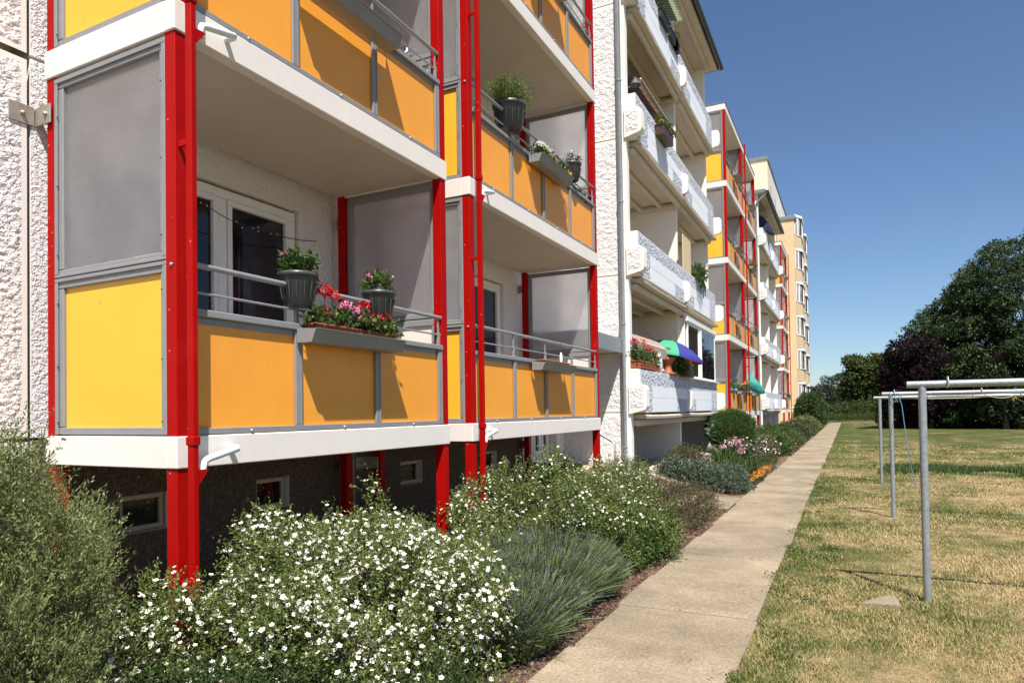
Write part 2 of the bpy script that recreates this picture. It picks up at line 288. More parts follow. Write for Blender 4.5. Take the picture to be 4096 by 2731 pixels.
# ------------------------------------------------------------------ mesh helpers
class MB:
    def __init__(s): s.v = []; s.f = []; s.m = []; s.sm = []
    def add(s, vs, fs, m=0, smooth=False):
        b = len(s.v); s.v += [tuple(q) for q in vs]
        for f in fs: s.f.append(tuple(b + i for i in f)); s.m.append(m); s.sm.append(smooth)
        return s
    def box(s, x0, x1, y0, y1, z0, z1, m=0, c=0.0):
        x0, x1 = min(x0, x1), max(x0, x1); y0, y1 = min(y0, y1), max(y0, y1); z0, z1 = min(z0, z1), max(z0, z1)
        c = min(c, (x1 - x0) * .3, (y1 - y0) * .3, (z1 - z0) * .3)
        if c <= 0:
            return s.add([(x, y, z) for x in (x0, x1) for y in (y0, y1) for z in (z0, z1)],
                         [(0, 1, 3, 2), (4, 6, 7, 5), (0, 4, 5, 1), (2, 3, 7, 6), (0, 2, 6, 4), (1, 5, 7, 3)], m)
        vs = []; idx = {}
        for i, X in enumerate((x0, x1)):
            for j, Y in enumerate((y0, y1)):
                for k, Z in enumerate((z0, z1)):
                    sx, sy, sz = (c, -c)[i], (c, -c)[j], (c, -c)[k]
                    for a, p in enumerate(((X, Y + sy, Z + sz), (X + sx, Y, Z + sz), (X + sx, Y + sy, Z))):
                        idx[i, j, k, a] = len(vs); vs.append(p)
        fs = []
        for i in (0, 1):
            q = [idx[i, 0, 0, 0], idx[i, 1, 0, 0], idx[i, 1, 1, 0], idx[i, 0, 1, 0]]; fs.append(q if i else q[::-1])
            q = [idx[0, i, 0, 1], idx[0, i, 1, 1], idx[1, i, 1, 1], idx[1, i, 0, 1]]; fs.append(q if i else q[::-1])
            q = [idx[0, 0, i, 2], idx[1, 0, i, 2], idx[1, 1, i, 2], idx[0, 1, i, 2]]; fs.append(q if i else q[::-1])
        for i in (0, 1):
            for j in (0, 1):
                q = [idx[i, j, 0, 0], idx[i, j, 1, 0], idx[i, j, 1, 1], idx[i, j, 0, 1]]; fs.append(q if (i != j) else q[::-1])
                q = [idx[i, 0, j, 0], idx[i, 0, j, 2], idx[i, 1, j, 2], idx[i, 1, j, 0]]; fs.append(q if (i != j) else q[::-1])
                q = [idx[0, i, j, 1], idx[1, i, j, 1], idx[1, i, j, 2], idx[0, i, j, 2]]; fs.append(q if (i != j) else q[::-1])
        for i in (0, 1):
            for j in (0, 1):
                for k in (0, 1):
                    q = [idx[i, j, k, 0], idx[i, j, k, 1], idx[i, j, k, 2]]; fs.append(q if (i + j + k) % 2 else q[::-1])
        return s.add(vs, fs, m)
    def tube(s, pts, r, n=10, m=0, caps=True, smooth=True):
        P = [Vector(p) for p in pts]; rs = r if isinstance(r, (list, tuple)) else [r] * len(P)
        rings = []; up = Vector((0, 0, 1))
        for i, p in enumerate(P):
            d = (P[min(i + 1, len(P) - 1)] - P[max(i - 1, 0)]).normalized()
            a = d.cross(up if abs(d.z) < .9 else Vector((0, 1, 0))).normalized(); b = a.cross(d).normalized()
            if rings and a.dot(pa) < 0: a, b = -a, -b
            pa = a
            rings.append([p + a * rs[i] * cos(2 * pi * k / n) + b * rs[i] * sin(2 * pi * k / n) for k in range(n)])
        vs = [q for R in rings for q in R]; fs = []
        for i in range(len(P) - 1):
            for k in range(n): fs.append((i * n + k, i * n + (k + 1) % n, (i + 1) * n + (k + 1) % n, (i + 1) * n + k))
        s.add(vs, fs, m, smooth)
        if caps:
            s.add(rings[0], [tuple(range(n))[::-1]], m); s.add(rings[-1], [tuple(range(n))], m)
        return s
    def lathe(s, prof, c=(0, 0, 0), n=20, m=0, smooth=True, wob=0):
        vs = []
        for r, z in prof:
            for k in range(n):
                rr = r * (1 + wob * (1 if k % 2 else -1)); vs.append((c[0] + rr * cos(2 * pi * k / n), c[1] + rr * sin(2 * pi * k / n), c[2] + z))
        fs = [(i * n + k, i * n + (k + 1) % n, (i + 1) * n + (k + 1) % n, (i + 1) * n + k) for i in range(len(prof) - 1) for k in range(n)]
        return s.add(vs, fs, m, smooth)
    def ball(s, c, r, n=8, m=0):
        r = r if isinstance(r, (tuple, list)) else (r, r, r)
        vs = []; k2 = n // 2
        for i in range(k2 + 1):
            t = pi * i / k2
            for k in range(n): vs.append((c[0] + r[0] * sin(t) * cos(2 * pi * k / n), c[1] + r[1] * sin(t) * sin(2 * pi * k / n), c[2] - r[2] * cos(t)))
        return s.add(vs, [(i * n + k, i * n + (k + 1) % n, (i + 1) * n + (k + 1) % n, (i + 1) * n + k) for i in range(k2) for k in range(n)], m, True)
    def grid(s, P, m=0, smooth=True):
        # P: (a,b,3) nested list
        a = len(P); b = len(P[0]); vs = [p for r in P for p in r]
        return s.add(vs, [(i * b + j, i * b + j + 1, (i + 1) * b + j + 1, (i + 1) * b + j) for i in range(a - 1) for j in range(b - 1)], m, smooth)
    def mesh(s, name, mats):
        me = bpy.data.meshes.new(name); me.from_pydata(s.v, [], s.f)
        for q in (mats if isinstance(mats, (list, tuple)) else [mats]): me.materials.append(MT[q] if isinstance(q, str) else q)
        me.polygons.foreach_set('material_index', s.m); me.polygons.foreach_set('use_smooth', s.sm); me.update()
        return me
def put(name, me, parent=None, loc=(0, 0, 0), rot=None):
    o = bpy.data.objects.new(name, me); C.objects.link(o); o.location = loc
    if rot: o.rotation_euler = rot
    if parent: o.parent = parent
    return o
def part(name, mb, mats, parent=None, loc=(0, 0, 0), rot=None, kind=None):
    o = put(name, mb.mesh(name, mats) if isinstance(mb, MB) else mb, parent, loc, rot)
    if kind: o['kind'] = kind
    return o
def thing(name, label, cat, loc=(0, 0, 0), rotz=0, group=None):
    o = put(name, None, None, loc, (0, 0, rotz)); o.empty_display_size = .2; return tag(o, label, cat, group)
def tag(o, label, cat, group=None):
    o['label'] = label; o['category'] = cat
    if group: o['group'] = group
    return o
def struct(o): o['kind'] = 'structure'; return o
def arr(name, V, n, mats, v=None, midx=None, smooth=False):
    """V: (N*n,3) float array, every n verts one polygon"""
    V = np.ascontiguousarray(V, dtype=np.float32); N = len(V) // n
    me = bpy.data.meshes.new(name); me.vertices.add(len(V)); me.vertices.foreach_set('co', V.ravel())
    me.loops.add(len(V)); me.loops.foreach_set('vertex_index', np.arange(len(V), dtype=np.int32))
    me.polygons.add(N); me.polygons.foreach_set('loop_start', np.arange(0, len(V), n, dtype=np.int32)); me.polygons.foreach_set('loop_total', np.full(N, n, dtype=np.int32))
    for q in (mats if isinstance(mats, (list, tuple)) else [mats]): me.materials.append(MT[q])
    if midx is not None: me.polygons.foreach_set('material_index', midx.astype(np.int32))
    if v is not None:
        a = me.attributes.new('v', 'FLOAT', 'POINT'); a.data.foreach_set('value', np.repeat(v, n).astype(np.float32))
    me.update(calc_edges=True); return me
def nrmz(a): return a / (np.linalg.norm(a, axis=-1, keepdims=True) + 1e-9)
def rdir(n): return nrmz(rng.normal(size=(n, 3)))
def leaves(pos, axis, L, W, fold=.15):
    n = len(pos); axis = nrmz(axis); side = nrmz(np.cross(axis, rdir(n))); nn = np.cross(axis, side)
    L = np.broadcast_to(L, n)[:, None]; W = np.broadcast_to(W, n)[:, None]
    mid = pos + axis * L * .45
    V = np.stack([pos, mid + side * W * .5 + nn * W * fold, pos + axis * L, mid - side * W * .5 + nn * W * fold], 1)
    return V.reshape(-1, 3)

# ellipsoid-union sampler: points with outward normals
def shell(ells, n, inner=.55, zmin=0.02, noise_amp=.12):
    ells = [(np.array(c, float), np.array(r, float)) for c, r in ells]
    A = np.array([(r[0] * r[1] + r[1] * r[2] + r[0] * r[2]) for _, r in ells]); A /= A.sum()
    out = []; got = 0
    ph = rng.uniform(0, 6, 6)
    while got < n:
        k = int(n * 1.6) + 50; wch = rng.choice(len(ells), k, p=A)
        c = np.array([e[0] for e in ells])[wch]; r = np.array([e[1] for e in ells])[wch]
        d = rdir(k); rad = inner + (1 - inner) * rng.random(k) ** .55
        lump = 1 + noise_amp * (np.sin(d[:, 0] * 7 + ph[0] + c[:, 1]) * np.sin(d[:, 1] * 6 + ph[1]) + .7 * np.sin(d[:, 2] * 11 + ph[2] + d[:, 0] * 9))
        p = c + d * r * (rad * lump)[:, None]
        ok = p[:, 2] > zmin
        for i, (cc, rr) in enumerate(ells):
            q = (((p - cc) / rr) ** 2).sum(1) < .5
            ok &= ~(q & (wch != i))
        out.append(np.concatenate([p, nrmz(d / r)], 1)[ok]); got += ok.sum()
    o = np.concatenate(out)[:n]; return o[:, :3], o[:, 3:]
def sprigs(ells, ns, m, slen, L, W, up=.6, spread=.5, inner=.55, zmin=.02, droop=0, namp=.12, lspread=.9):
    """ns sprigs of m leaves each"""
    p, nm = shell(ells, ns, inner, zmin, namp)
    d = nrmz(nm + np.array([0, 0, up]) + rng.normal(size=(ns, 3)) * spread)
    sl = slen * rng.uniform(.5, 1.3, ns)
    t = rng.random((ns, m))
    P = p[:, None] + d[:, None] * (t * sl[:, None])[..., None]
    P[..., 2] -= droop * (t * sl[:, None]) ** 2
    P += rng.normal(size=P.shape) * W * .6
    ax = nrmz(d[:, None] + rng.normal(size=P.shape) * lspread)
    sv = rng.random(ns) * .55; v = np.clip(sv[:, None] + rng.random((ns, m)) * .45, 0, 1)
    P = P.reshape(-1, 3); ax = ax.reshape(-1, 3); n = len(P)
    return leaves(P, ax, L * rng.uniform(.6, 1.25, n), W * rng.uniform(.7, 1.2, n)), v.ravel(), p, d
def stems(mb, base, tips, r=.006, n=3):
    for t in tips:
        b = Vector(base) + Vector((random.uniform(-.12, .12), random.uniform(-.12, .12), 0)); t = Vector(t)
        mid = b.lerp(t, .5) + Vector((random.uniform(-.06, .06), random.uniform(-.06, .06), .08))
        mb.tube([b, mid, t], [r * 1.6, r, r * .4], n, caps=False)
def clumpy(ells, k, rad, keep=True, zmin=.03, rise=0):
    p, nm = shell(ells, k, .72, zmin, .2); out = []
    for q, d in zip(p, nm):
        a = rad * random.uniform(.6, 1.3); out.append(((q[0] + d[0] * rad * .2, q[1] + d[1] * rad * .2, q[2] + rise * random.random()), (a, a, a * random.uniform(.8, 1.5))))
    return out + ([(c, tuple(x * .78 for x in r_)) for c, r_ in ells] if keep else [])
def shrub(name, label, cat, ells, ns, m, slen, L, W, leafm, group=None, nstem=24, flowers=None, stem_r=.006, **kw):
    cx = np.mean([e[0][0] for e in ells]); cy = np.mean([e[0][1] for e in ells]); gz = gh(cx, cy)
    t = thing(name, label, cat, (cx, cy, gz), 0, group)
    off = np.array([cx, cy, gz])
    V, v, p, d = sprigs(ells, ns, m, slen, L, W, **kw)
    me = arr('foliage', V - off, 4, leafm, v); o = part('foliage', me, None, t); o['kind'] = 'stuff'
    mb = MB(); idx = rng.choice(len(p), min(nstem, len(p)), replace=False)
    for i in idx:
        e = min(ells, key=lambda e: np.linalg.norm(p[i] - np.array(e[0]))); b = (e[0][0] - cx, e[0][1] - cy, -.02)
        stems(mb, b, [p[i] - off], stem_r)
    part('stem', mb, 'twig', t, kind='stuff')
    if flowers: flowers(t, p, d, off)
    return t

def flower_mesh(name, r, petals, pm='white', cm='petyellow', cup=.35):
    V = []; mi = []; 
    for k in range(petals):
        a = 2 * pi * k / petals; q = pi / petals * .92
        V += [(0, 0, 0), (r * .75 * cos(a - q), r * .75 * sin(a - q), r * cup * .7), (r * cos(a), r * sin(a), r * cup), (r * .75 * cos(a + q), r * .75 * sin(a + q), r * cup * .7)]; mi.append(0)
    for k in range(2):
        a = k * pi / 2; V += [(r * .2 * cos(a + b), r * .2 * sin(a + b), r * .16 + .001 * k) for b in (0, pi / 2, pi, 3 * pi / 2)]; mi.append(1)
    return np.array(V), np.array(mi)
def place_flowers(base, mi, pos, nrm, scale):
    """joined copies of a flower"""
    n = len(pos); z = nrmz(nrm); x = nrmz(np.cross(z, rdir(n))); y = np.cross(z, x)
    B = base[None] * scale[:, None, None]
    V = pos[:, None] + B[..., 0:1] * x[:, None] + B[..., 1:2] * y[:, None] + B[..., 2:3] * z[:, None]
    return V.reshape(-1, 3), np.tile(mi, n)

# ------------------------------------------------------------------ ground
def sst(a, b, x): t = np.clip((x - a) / (b - a), 0, 1); return t * t * (3 - 2 * t)
def gh(x, y):
    h = .08 + .32 * sst(8.5, 12.5, np.asarray(y, float)) * (1 - .0 * np.asarray(y, float))
    h = h * (1 - sst(54, 62, np.asarray(y, float)))
    r = sst(2.0, 3.9, -np.asarray(x, float)) * h
    f = sst(100, 160, np.asarray(y, float)) * 0
    return r + f
def build_ground():
    xs = np.concatenate([[-1500, -400, -120, -40, -15, -8], np.arange(-6, 8.01, .25), [9, 11, 14, 18, 25, 40, 80, 200, 600, 1500]])
    ys = np.concatenate([[-300, -60, -20, -8], np.arange(-4, 26, .25), np.arange(26, 80, 2), [85, 95, 110, 130, 170, 250, 400, 800, 2000]])
    X, Y = np.meshgrid(xs, ys, indexing='ij')
    Z = gh(X, Y) + np.where(X > -.66, .012 * np.sin(X * 2.3 + 1) * np.sin(Y * 1.7), 0)
    P = np.stack([X, Y, Z], -1)
    mb = MB(); mb.grid(P.tolist()); struct(part('ground', mb, 'ground'))
build_ground()

# path of concrete slabs
path = struct(put('path', MB().box(-1.79, -.72, -3, 79.6, -.03, .004).mesh('path', 'soil')))
slabs = []
y = -2.2; i = 0
me_s = []
for q in range(4):
    mb = MB(); mb.box(-.555 - .015 * (q % 2), .555 + .015 * (q // 2), .014, 1.104, -.05, .0, c=.014); me_s.append(mb.mesh('slab', 'path'))
while y < 79:
    o = put('slab', me_s[i % 4], path, (-1.255 + random.uniform(-.012, .012), y, .028 + random.uniform(-.010, .010)))
    o.rotation_euler = (random.uniform(-.004, .004), random.uniform(-.004, .004), random.uniform(-.006, .006)); y += 1.118; i += 1
cp = struct(put('side_path', MB().box(-4.35, -1.83, 11.5, 13.3, -.05, .006).mesh('side_path', 'soil')))
mb = MB().box(-.245, .245, -.245, .245, -.05, 0, c=.006); ms = mb.mesh('paver', 'path')
for a in range(5):
    for b in range(3):
        x = -2.08 - a * .5; yy = 11.9 + b * .5; put('paver', ms, cp, (x, yy, float(gh(x, yy)) + .03))
for a, b in ((-.66, 78.6),):
    cp2 = struct(put('cross_path', MB().box(-.68, 14, 78.4, 79.6, -.05, .02).mesh('cross_path', 'path')))
kerb = tag(put('kerb', MB().box(.6, 9.5, 76.0, 76.14, -.1, .12, c=.01).mesh('kerb', 'path')), 'low pale concrete kerb crossing the far lawn before the trees', 'kerb')

mb = []
k = 700; q = rng.integers(0, 14, k); P = np.stack([rng.uniform(-1.8, -.7, k), -2.2 + (q + 4) * 1.118 + rng.normal(size=k) * .012, rng.uniform(.0, .035, k)], 1)
P = P[(np.sin(P[:, 0] * 9 + q[:] * 2.1) > .55)]; nn = len(P)
o = put('joint_weeds', arr('joint_weeds', leaves(P, rdir(nn) + np.array([0, 0, .6]), .018, .008), 4, 'leaf_cot', rng.random(nn))); o['kind'] = 'stuff'; tag(o, 'tiny weeds in the joints of the path slabs', 'weeds')
# ------------------------------------------------------------------ relief panels
def hsh(ix, iy, seed):
    n = (ix.astype(np.int64) * 374761393 + iy.astype(np.int64) * 668265263 + seed * 1442695041) & 0x7fffffff
    n = ((n ^ (n >> 13)) * 1274126177) & 0x7fffffff
    return (n ^ (n >> 16)) % 65536 / 65535.
def vnoise(u, v, seed):
    iu = np.floor(u); iv = np.floor(v); fu = u - iu; fv = v - iv; fu = fu * fu * (3 - 2 * fu); fv = fv * fv * (3 - 2 * fv)
    a = hsh(iu, iv, seed); b = hsh(iu + 1, iv, seed); c = hsh(iu, iv + 1, seed); d = hsh(iu + 1, iv + 1, seed)
    return (a * (1 - fu) + b * fu) * (1 - fv) + (c * (1 - fu) + d * fu) * fv
def relief(w_, h_, res, border, amp, seed, cell=.045, rects=()):
    """grid of (u, v, d) with spattered relief; rects (u0,u1,v0,v1) stay smooth; returns mapped later"""
    nu = max(2, int(w_ / res) + 1); nv = max(2, int(h_ / res) + 1)
    U, V = np.meshgrid(np.linspace(0, w_, nu), np.linspace(0, h_, nv), indexing='ij')
    n = vnoise(U / cell, V / (cell * .75), seed) * .6 + vnoise(U / cell * 2.1, V / cell * 2.1, seed + 5) * .4
    D = sst(.38, .68, n) * (.6 + .6 * vnoise(U / cell / 1.7, V / cell / 1.7, seed + 9))
    edge = np.minimum(np.minimum(U, w_ - U), np.minimum(V, h_ - V))
    mask = sst(border, border + res * 1.5, edge)
    for u0, u1, v0, v1 in rects:
        mask = np.where((U > u0) & (U < u1) & (V > v0) & (V < v1), 0, mask)
    return U, V, D * mask * amp, mask
def relief_mesh(name, w_, h_, res, border, amp, seed, mapf, mats, rects=(), cell=.045, flip=False):
    U, V, D, mask = relief(w_, h_, res, border, amp, seed, cell, rects)
    P = mapf(U, V, D); a, b = U.shape
    me = bpy.data.meshes.new(name); V3 = P.reshape(-1, 3).astype(np.float32)
    idx = np.arange(a * b).reshape(a, b)
    q = np.stack([idx[:-1, :-1], idx[1:, :-1], idx[1:, 1:], idx[:-1, 1:]], -1).reshape(-1, 4)
    if flip: q = q[:, ::-1]
    mi = (mask[:-1, :-1].ravel() < .01).astype(np.int32)
    me.vertices.add(len(V3)); me.vertices.foreach_set('co', V3.ravel()); me.loops.add(q.size); me.loops.foreach_set('vertex_index', q.ravel().astype(np.int32))
    me.polygons.add(len(q)); me.polygons.foreach_set('loop_start', np.arange(0, q.size, 4, dtype=np.int32)); me.polygons.foreach_set('loop_total', np.full(len(q), 4, np.int32))
    for k in mats: me.materials.append(MT[k])
    if len(mats) > 1: me.polygons.foreach_set('material_index', mi)
    me.polygons.foreach_set('use_smooth', np.ones(len(q), bool)); me.update(calc_edges=True); return me
# ------------------------------------------------------------------ apartment block: main wall
FX = -5.30
XF = -3.78                       # front plane of the balcony towers
LV = [1.37 + 2.8 * k for k in range(5)]
HO = {}
blk = thing('apartment_block', 'long white rough rendered apartment block behind the red and white balconies', 'apartment block', (FX, 0, 0))
def wallpanel(y0, y1, z0, z1, holes=(), rgh='render'):
    """box wall with rectangular holes, joints left open around it"""
    g = .012; y0 += g; y1 -= g; z0 += g; z1 -= g
    ys = sorted({y0, y1, *[h[0] for h in holes], *[h[1] for h in holes]}); zs = sorted({z0, z1, *[h[2] for h in holes], *[h[3] for h in holes]})
    mb = MB()
    def hole(i, j):
        if not (0 <= i < len(ys) - 1 and 0 <= j < len(zs) - 1): return True
        yc = (ys[i] + ys[i + 1]) / 2; zc = (zs[j] + zs[j + 1]) / 2
        return any(h[0] < yc < h[1] and h[2] < zc < h[3] for h in holes)
    D = .24
    for i in range(len(ys) - 1):
        for j in range(len(zs) - 1):
            if hole(i, j): continue
            a, b, c, d = ys[i], ys[i + 1], zs[j], zs[j + 1]
            mb.add([(0, a, c), (0, b, c), (0, b, d), (0, a, d)], [(0, 1, 2, 3)], 0)
            if hole(i - 1, j): mb.add([(0, a, c), (0, a, d), (-D, a, d), (-D, a, c)], [(0, 1, 2, 3)], 1)
            if hole(i + 1, j): mb.add([(0, b, c), (-D, b, c), (-D, b, d), (0, b, d)], [(0, 1, 2, 3)], 1)
            if hole(i, j - 1): mb.add([(0, a, c), (-D, a, c), (-D, b, c), (0, b, c)], [(0, 1, 2, 3)], 1)
            if hole(i, j + 1): mb.add([(0, a, d), (0, b, d), (-D, b, d), (-D, a, d)], [(0, 1, 2, 3)], 1)
    part('wall_panel', mb, [rgh, 'smooth'], blk)
def window(y0, y1, z0, z1, splits=(), fw=.09, name='window', sash=True, matf='plastwhite', x=-.16):
    mb = MB(); ed = [y0] + list(splits) + [y1]
    mb.box(x - .06, x, y0, y1, z1 - fw, z1, c=.006); mb.box(x - .06, x, y0, y1, z0, z0 + fw, c=.006)
    for i, e in enumerate(ed):
        a = e if i == 0 else (e - fw if i == len(ed) - 1 else e - fw * .6); b = a + (fw * 1.2 if 0 < i < len(ed) - 1 else fw)
        mb.box(x - .062, x - .002, a, b, z0 + fw + .002, z1 - fw - .002, c=.006)
    if sash:
        for i in range(len(ed) - 1):
            a = ed[i] + (fw if i == 0 else fw * .62); b = ed[i + 1] - (fw if i == len(ed) - 2 else fw * .62)
            s = .055
            for bx in ((a, b, z0 + fw + .003, z0 + fw + s), (a, b, z1 - fw - s, z1 - fw - .003)): mb.box(x - .05, x + .012, bx[0] + .003, bx[1] - .003, bx[2], bx[3], c=.005)
            for bx in ((a + .003, a + s), (b - s, b - .003)): mb.box(x - .049, x + .011, bx[0], bx[1], z0 + fw + s + .001, z1 - fw - s - .001, c=.005)
    f = part(name, mb, matf, blk)
    for i in range(len(ed) - 1):
        part('pane', MB().box(x - .04, x - .03, ed[i] + fw * .6, ed[i + 1] - fw * .6, z0 + fw * .8, z1 - fw * .8), 'glass', f)
    return f
# bay segments behind the towers
def segment(y0, y1, door, cellar, spl):
    z = [0, 1.55] + [1.55 + 2.8 * k for k in range(1, 5)]
    wallpanel(y0, y1, -.1, 1.55, [(c[0], c[1], .74, 1.06) for c in cellar], rgh='plinth')
    for c in cellar:
        mb = MB(); a, b = c[0] + .02, c[1] - .02
        for q in ((a, b, .75, .79), (a, b, 1.01, 1.05)): mb.box(-.10, -.05, q[0], q[1], q[2], q[3], c=.004)
        for q in ((a, a + .035), (b - .035, b)): mb.box(-.101, -.051, q[0], q[1], .792, 1.008, c=.004)
        f = part('cellar_window', mb, 'step', blk); part('vent_mesh', MB().box(-.085, -.08, a + .02, b - .02, .77, 1.03), 'glass', f)
    for k in range(4):
        o = 1.58 + 2.8 * k
        wallpanel(y0, y1, 1.55 + 2.8 * k, 4.35 + 2.8 * k, [(door[0], door[1], o + .06, o + 2.34)])
        window(door[0] + .03, door[1] - .03, o + .07, o + 2.31, spl, name='balcony_door', x=-.05)
for dy in (0, 22.85):
    segment(2.77 + dy * 1, 6.32 + dy, (3.05 + dy, 5.48 + dy), [(3.44 + dy, 3.88 + dy), (4.84 + dy, 5.28 + dy)], [4.50 + dy])
    segment(6.32 + dy, 10.97 + dy, (8.0 + dy, 10.3 + dy), [(7.25 + dy, 7.75 + dy), (9.5 + dy, 9.96 + dy)], [9.2 + dy])
    # entrance bay
    wallpanel(10.97 + dy, 13.0 + dy, -.1, 4.35, [(11.5 + dy, 12.55 + dy, .58, 2.75)])
    d = window(11.52 + dy, 12.53 + dy, .6, 2.72, [11.74 + dy, 12.12 + dy], name='entrance_door')
    part('kick_panel', MB().box(-.15, -.12, 11.78 + dy, 12.44 + dy, .70, .93, c=.004), 'plastwhite', d)
    part('skirting', MB().box(.003, .03, 12.56 + dy, 12.99 + dy, .58, .76), 'skirt', blk)
    for k in range(1, 4): wallpanel(10.97 + dy, 13.0 + dy, 1.55 + 2.8 * k, 4.35 + 2.8 * k)
    for k in range(-1, 4):
        wallpanel(13.0 + dy, 22.0 + dy, -.1 if k < 0 else 1.55 + 2.8 * k, 1.55 if k < 0 else 4.35 + 2.8 * k, rgh='smooth')
for k in range(-1, 4):
    wallpanel(22.0, 25.6, -.1 if k < 0 else 1.55 + 2.8 * k, 1.55 if k < 0 else 4.35 + 2.8 * k)
    wallpanel(44.85, 53.2, -.1 if k < 0 else 1.55 + 2.8 * k, 1.55 if k < 0 else 4.35 + 2.8 * k)
    wallpanel(-7, -.75, -.1 if k < 0 else 1.55 + 2.8 * k, 1.55 if k < 0 else 4.35 + 2.8 * k)
# near left panels with real relief
for k in range(-1, 4):
    z0 = -.1 if k < 0 else 1.55 + 2.8 * k; z1 = 1.55 if k < 0 else 4.33 + 2.8 * k
    for (a, b) in ((-.75, 2.44), (2.46, 2.765)):
        H = z1 - z0 - .03
        me = relief_mesh('wall_panel', b - a - .02, H,   .012 if k < 2 else .03, .045, .0085, 11 + k, lambda U, V, D, a=a, z0=z0: np.stack([D, U + a + .01, V + z0 + .015], -1), ['render', 'smooth'], cell=.024)
        part('wall_panel', me, None, blk)
part('wall_core', MB().box(-.6, -.245, -7, 53.2, -.1, 12.6), 'smooth', blk)
part('joint_backing', MB().box(-.244, -.02, 2.40, 2.50, -.1, 12.6), 'darkgrey', blk)
part('joint_backing', MB().box(-.244, -.03, -.8, -.7, -.1, 12.6), 'darkgrey', blk)
part('roof_slab', MB().box(-9, .25, -7, 53.2, 12.75, 12.95, c=.01), 'fascia', blk)

# ------------------------------------------------------------------ red balcony towers
def solid_tri(mb, p, th, m=0):
    a = [Vector(q) for q in p]; n = (a[1] - a[0]).cross(a[2] - a[0]).normalized() * th
    mb.add([q + n for q in a] + [q - n for q in a], [(0, 1, 2), (5, 4, 3), (0, 3, 4, 1), (1, 4, 5, 2), (2, 5, 3, 0)], m)
def end_frame(s):
    """end wall frame in the plane y; s=-1: outer side faces -y"""
    y0, y1 = (.02, .075) if s < 0 else (-.075, -.02)
    mb = MB()
    X0, X1 = -1.305, -.115; Z0, ZM, Z1 = .215, 1.335, 2.78
    for a, b in ((Z0, Z0 + .05), (ZM - .075, ZM - .005), (ZM + .005, ZM + .06), (Z1 - .07, Z1 - .002)): mb.box(X0, X1, y0, y1, a, b, c=.006)
    for a, b in ((X0, X0 + .075), (X1 - .06, X1)):
        mb.box(a, b, y0 + .001, y1 - .001, Z0 + .051, ZM - .076, c=.006); mb.box(a, b, y0 + .001, y1 - .001, ZM + .061, Z1 - .071, c=.006)
    # outer cover strips
    yo0, yo1 = (y0 - .012, y0 - .0005) if s < 0 else (y1 + .0005, y1 + .012)
    for a, b in ((Z1 - .035, Z1), (ZM - .03, ZM - .004), (ZM + .004, ZM + .025)): mb.box(X0 - .01, X1 + .01, yo0, yo1, a, b, c=.003)
    for a, b in ((X0 - .01, X0 + .025), (X1 - .025, X1 + .01)): mb.box(a, b, yo0 - .0, yo1 - .0005, Z0, ZM - .031, c=.003); mb.box(a, b, yo0, yo1 - .0005, ZM + .026, Z1 - .036, c=.003)
    for zz in (.3, .7, 1.15, 1.5, 2.0, 2.5):
        for xx in (X0 + .03, X1 - .03): mb.ball((xx, (yo0 if s < 0 else yo1), zz), .006, 6, 1)
    return mb, (X0 + .07, X1 - .055, y0 + .02, y1 - .02, Z0, ZM, Z1)
MESH = {}
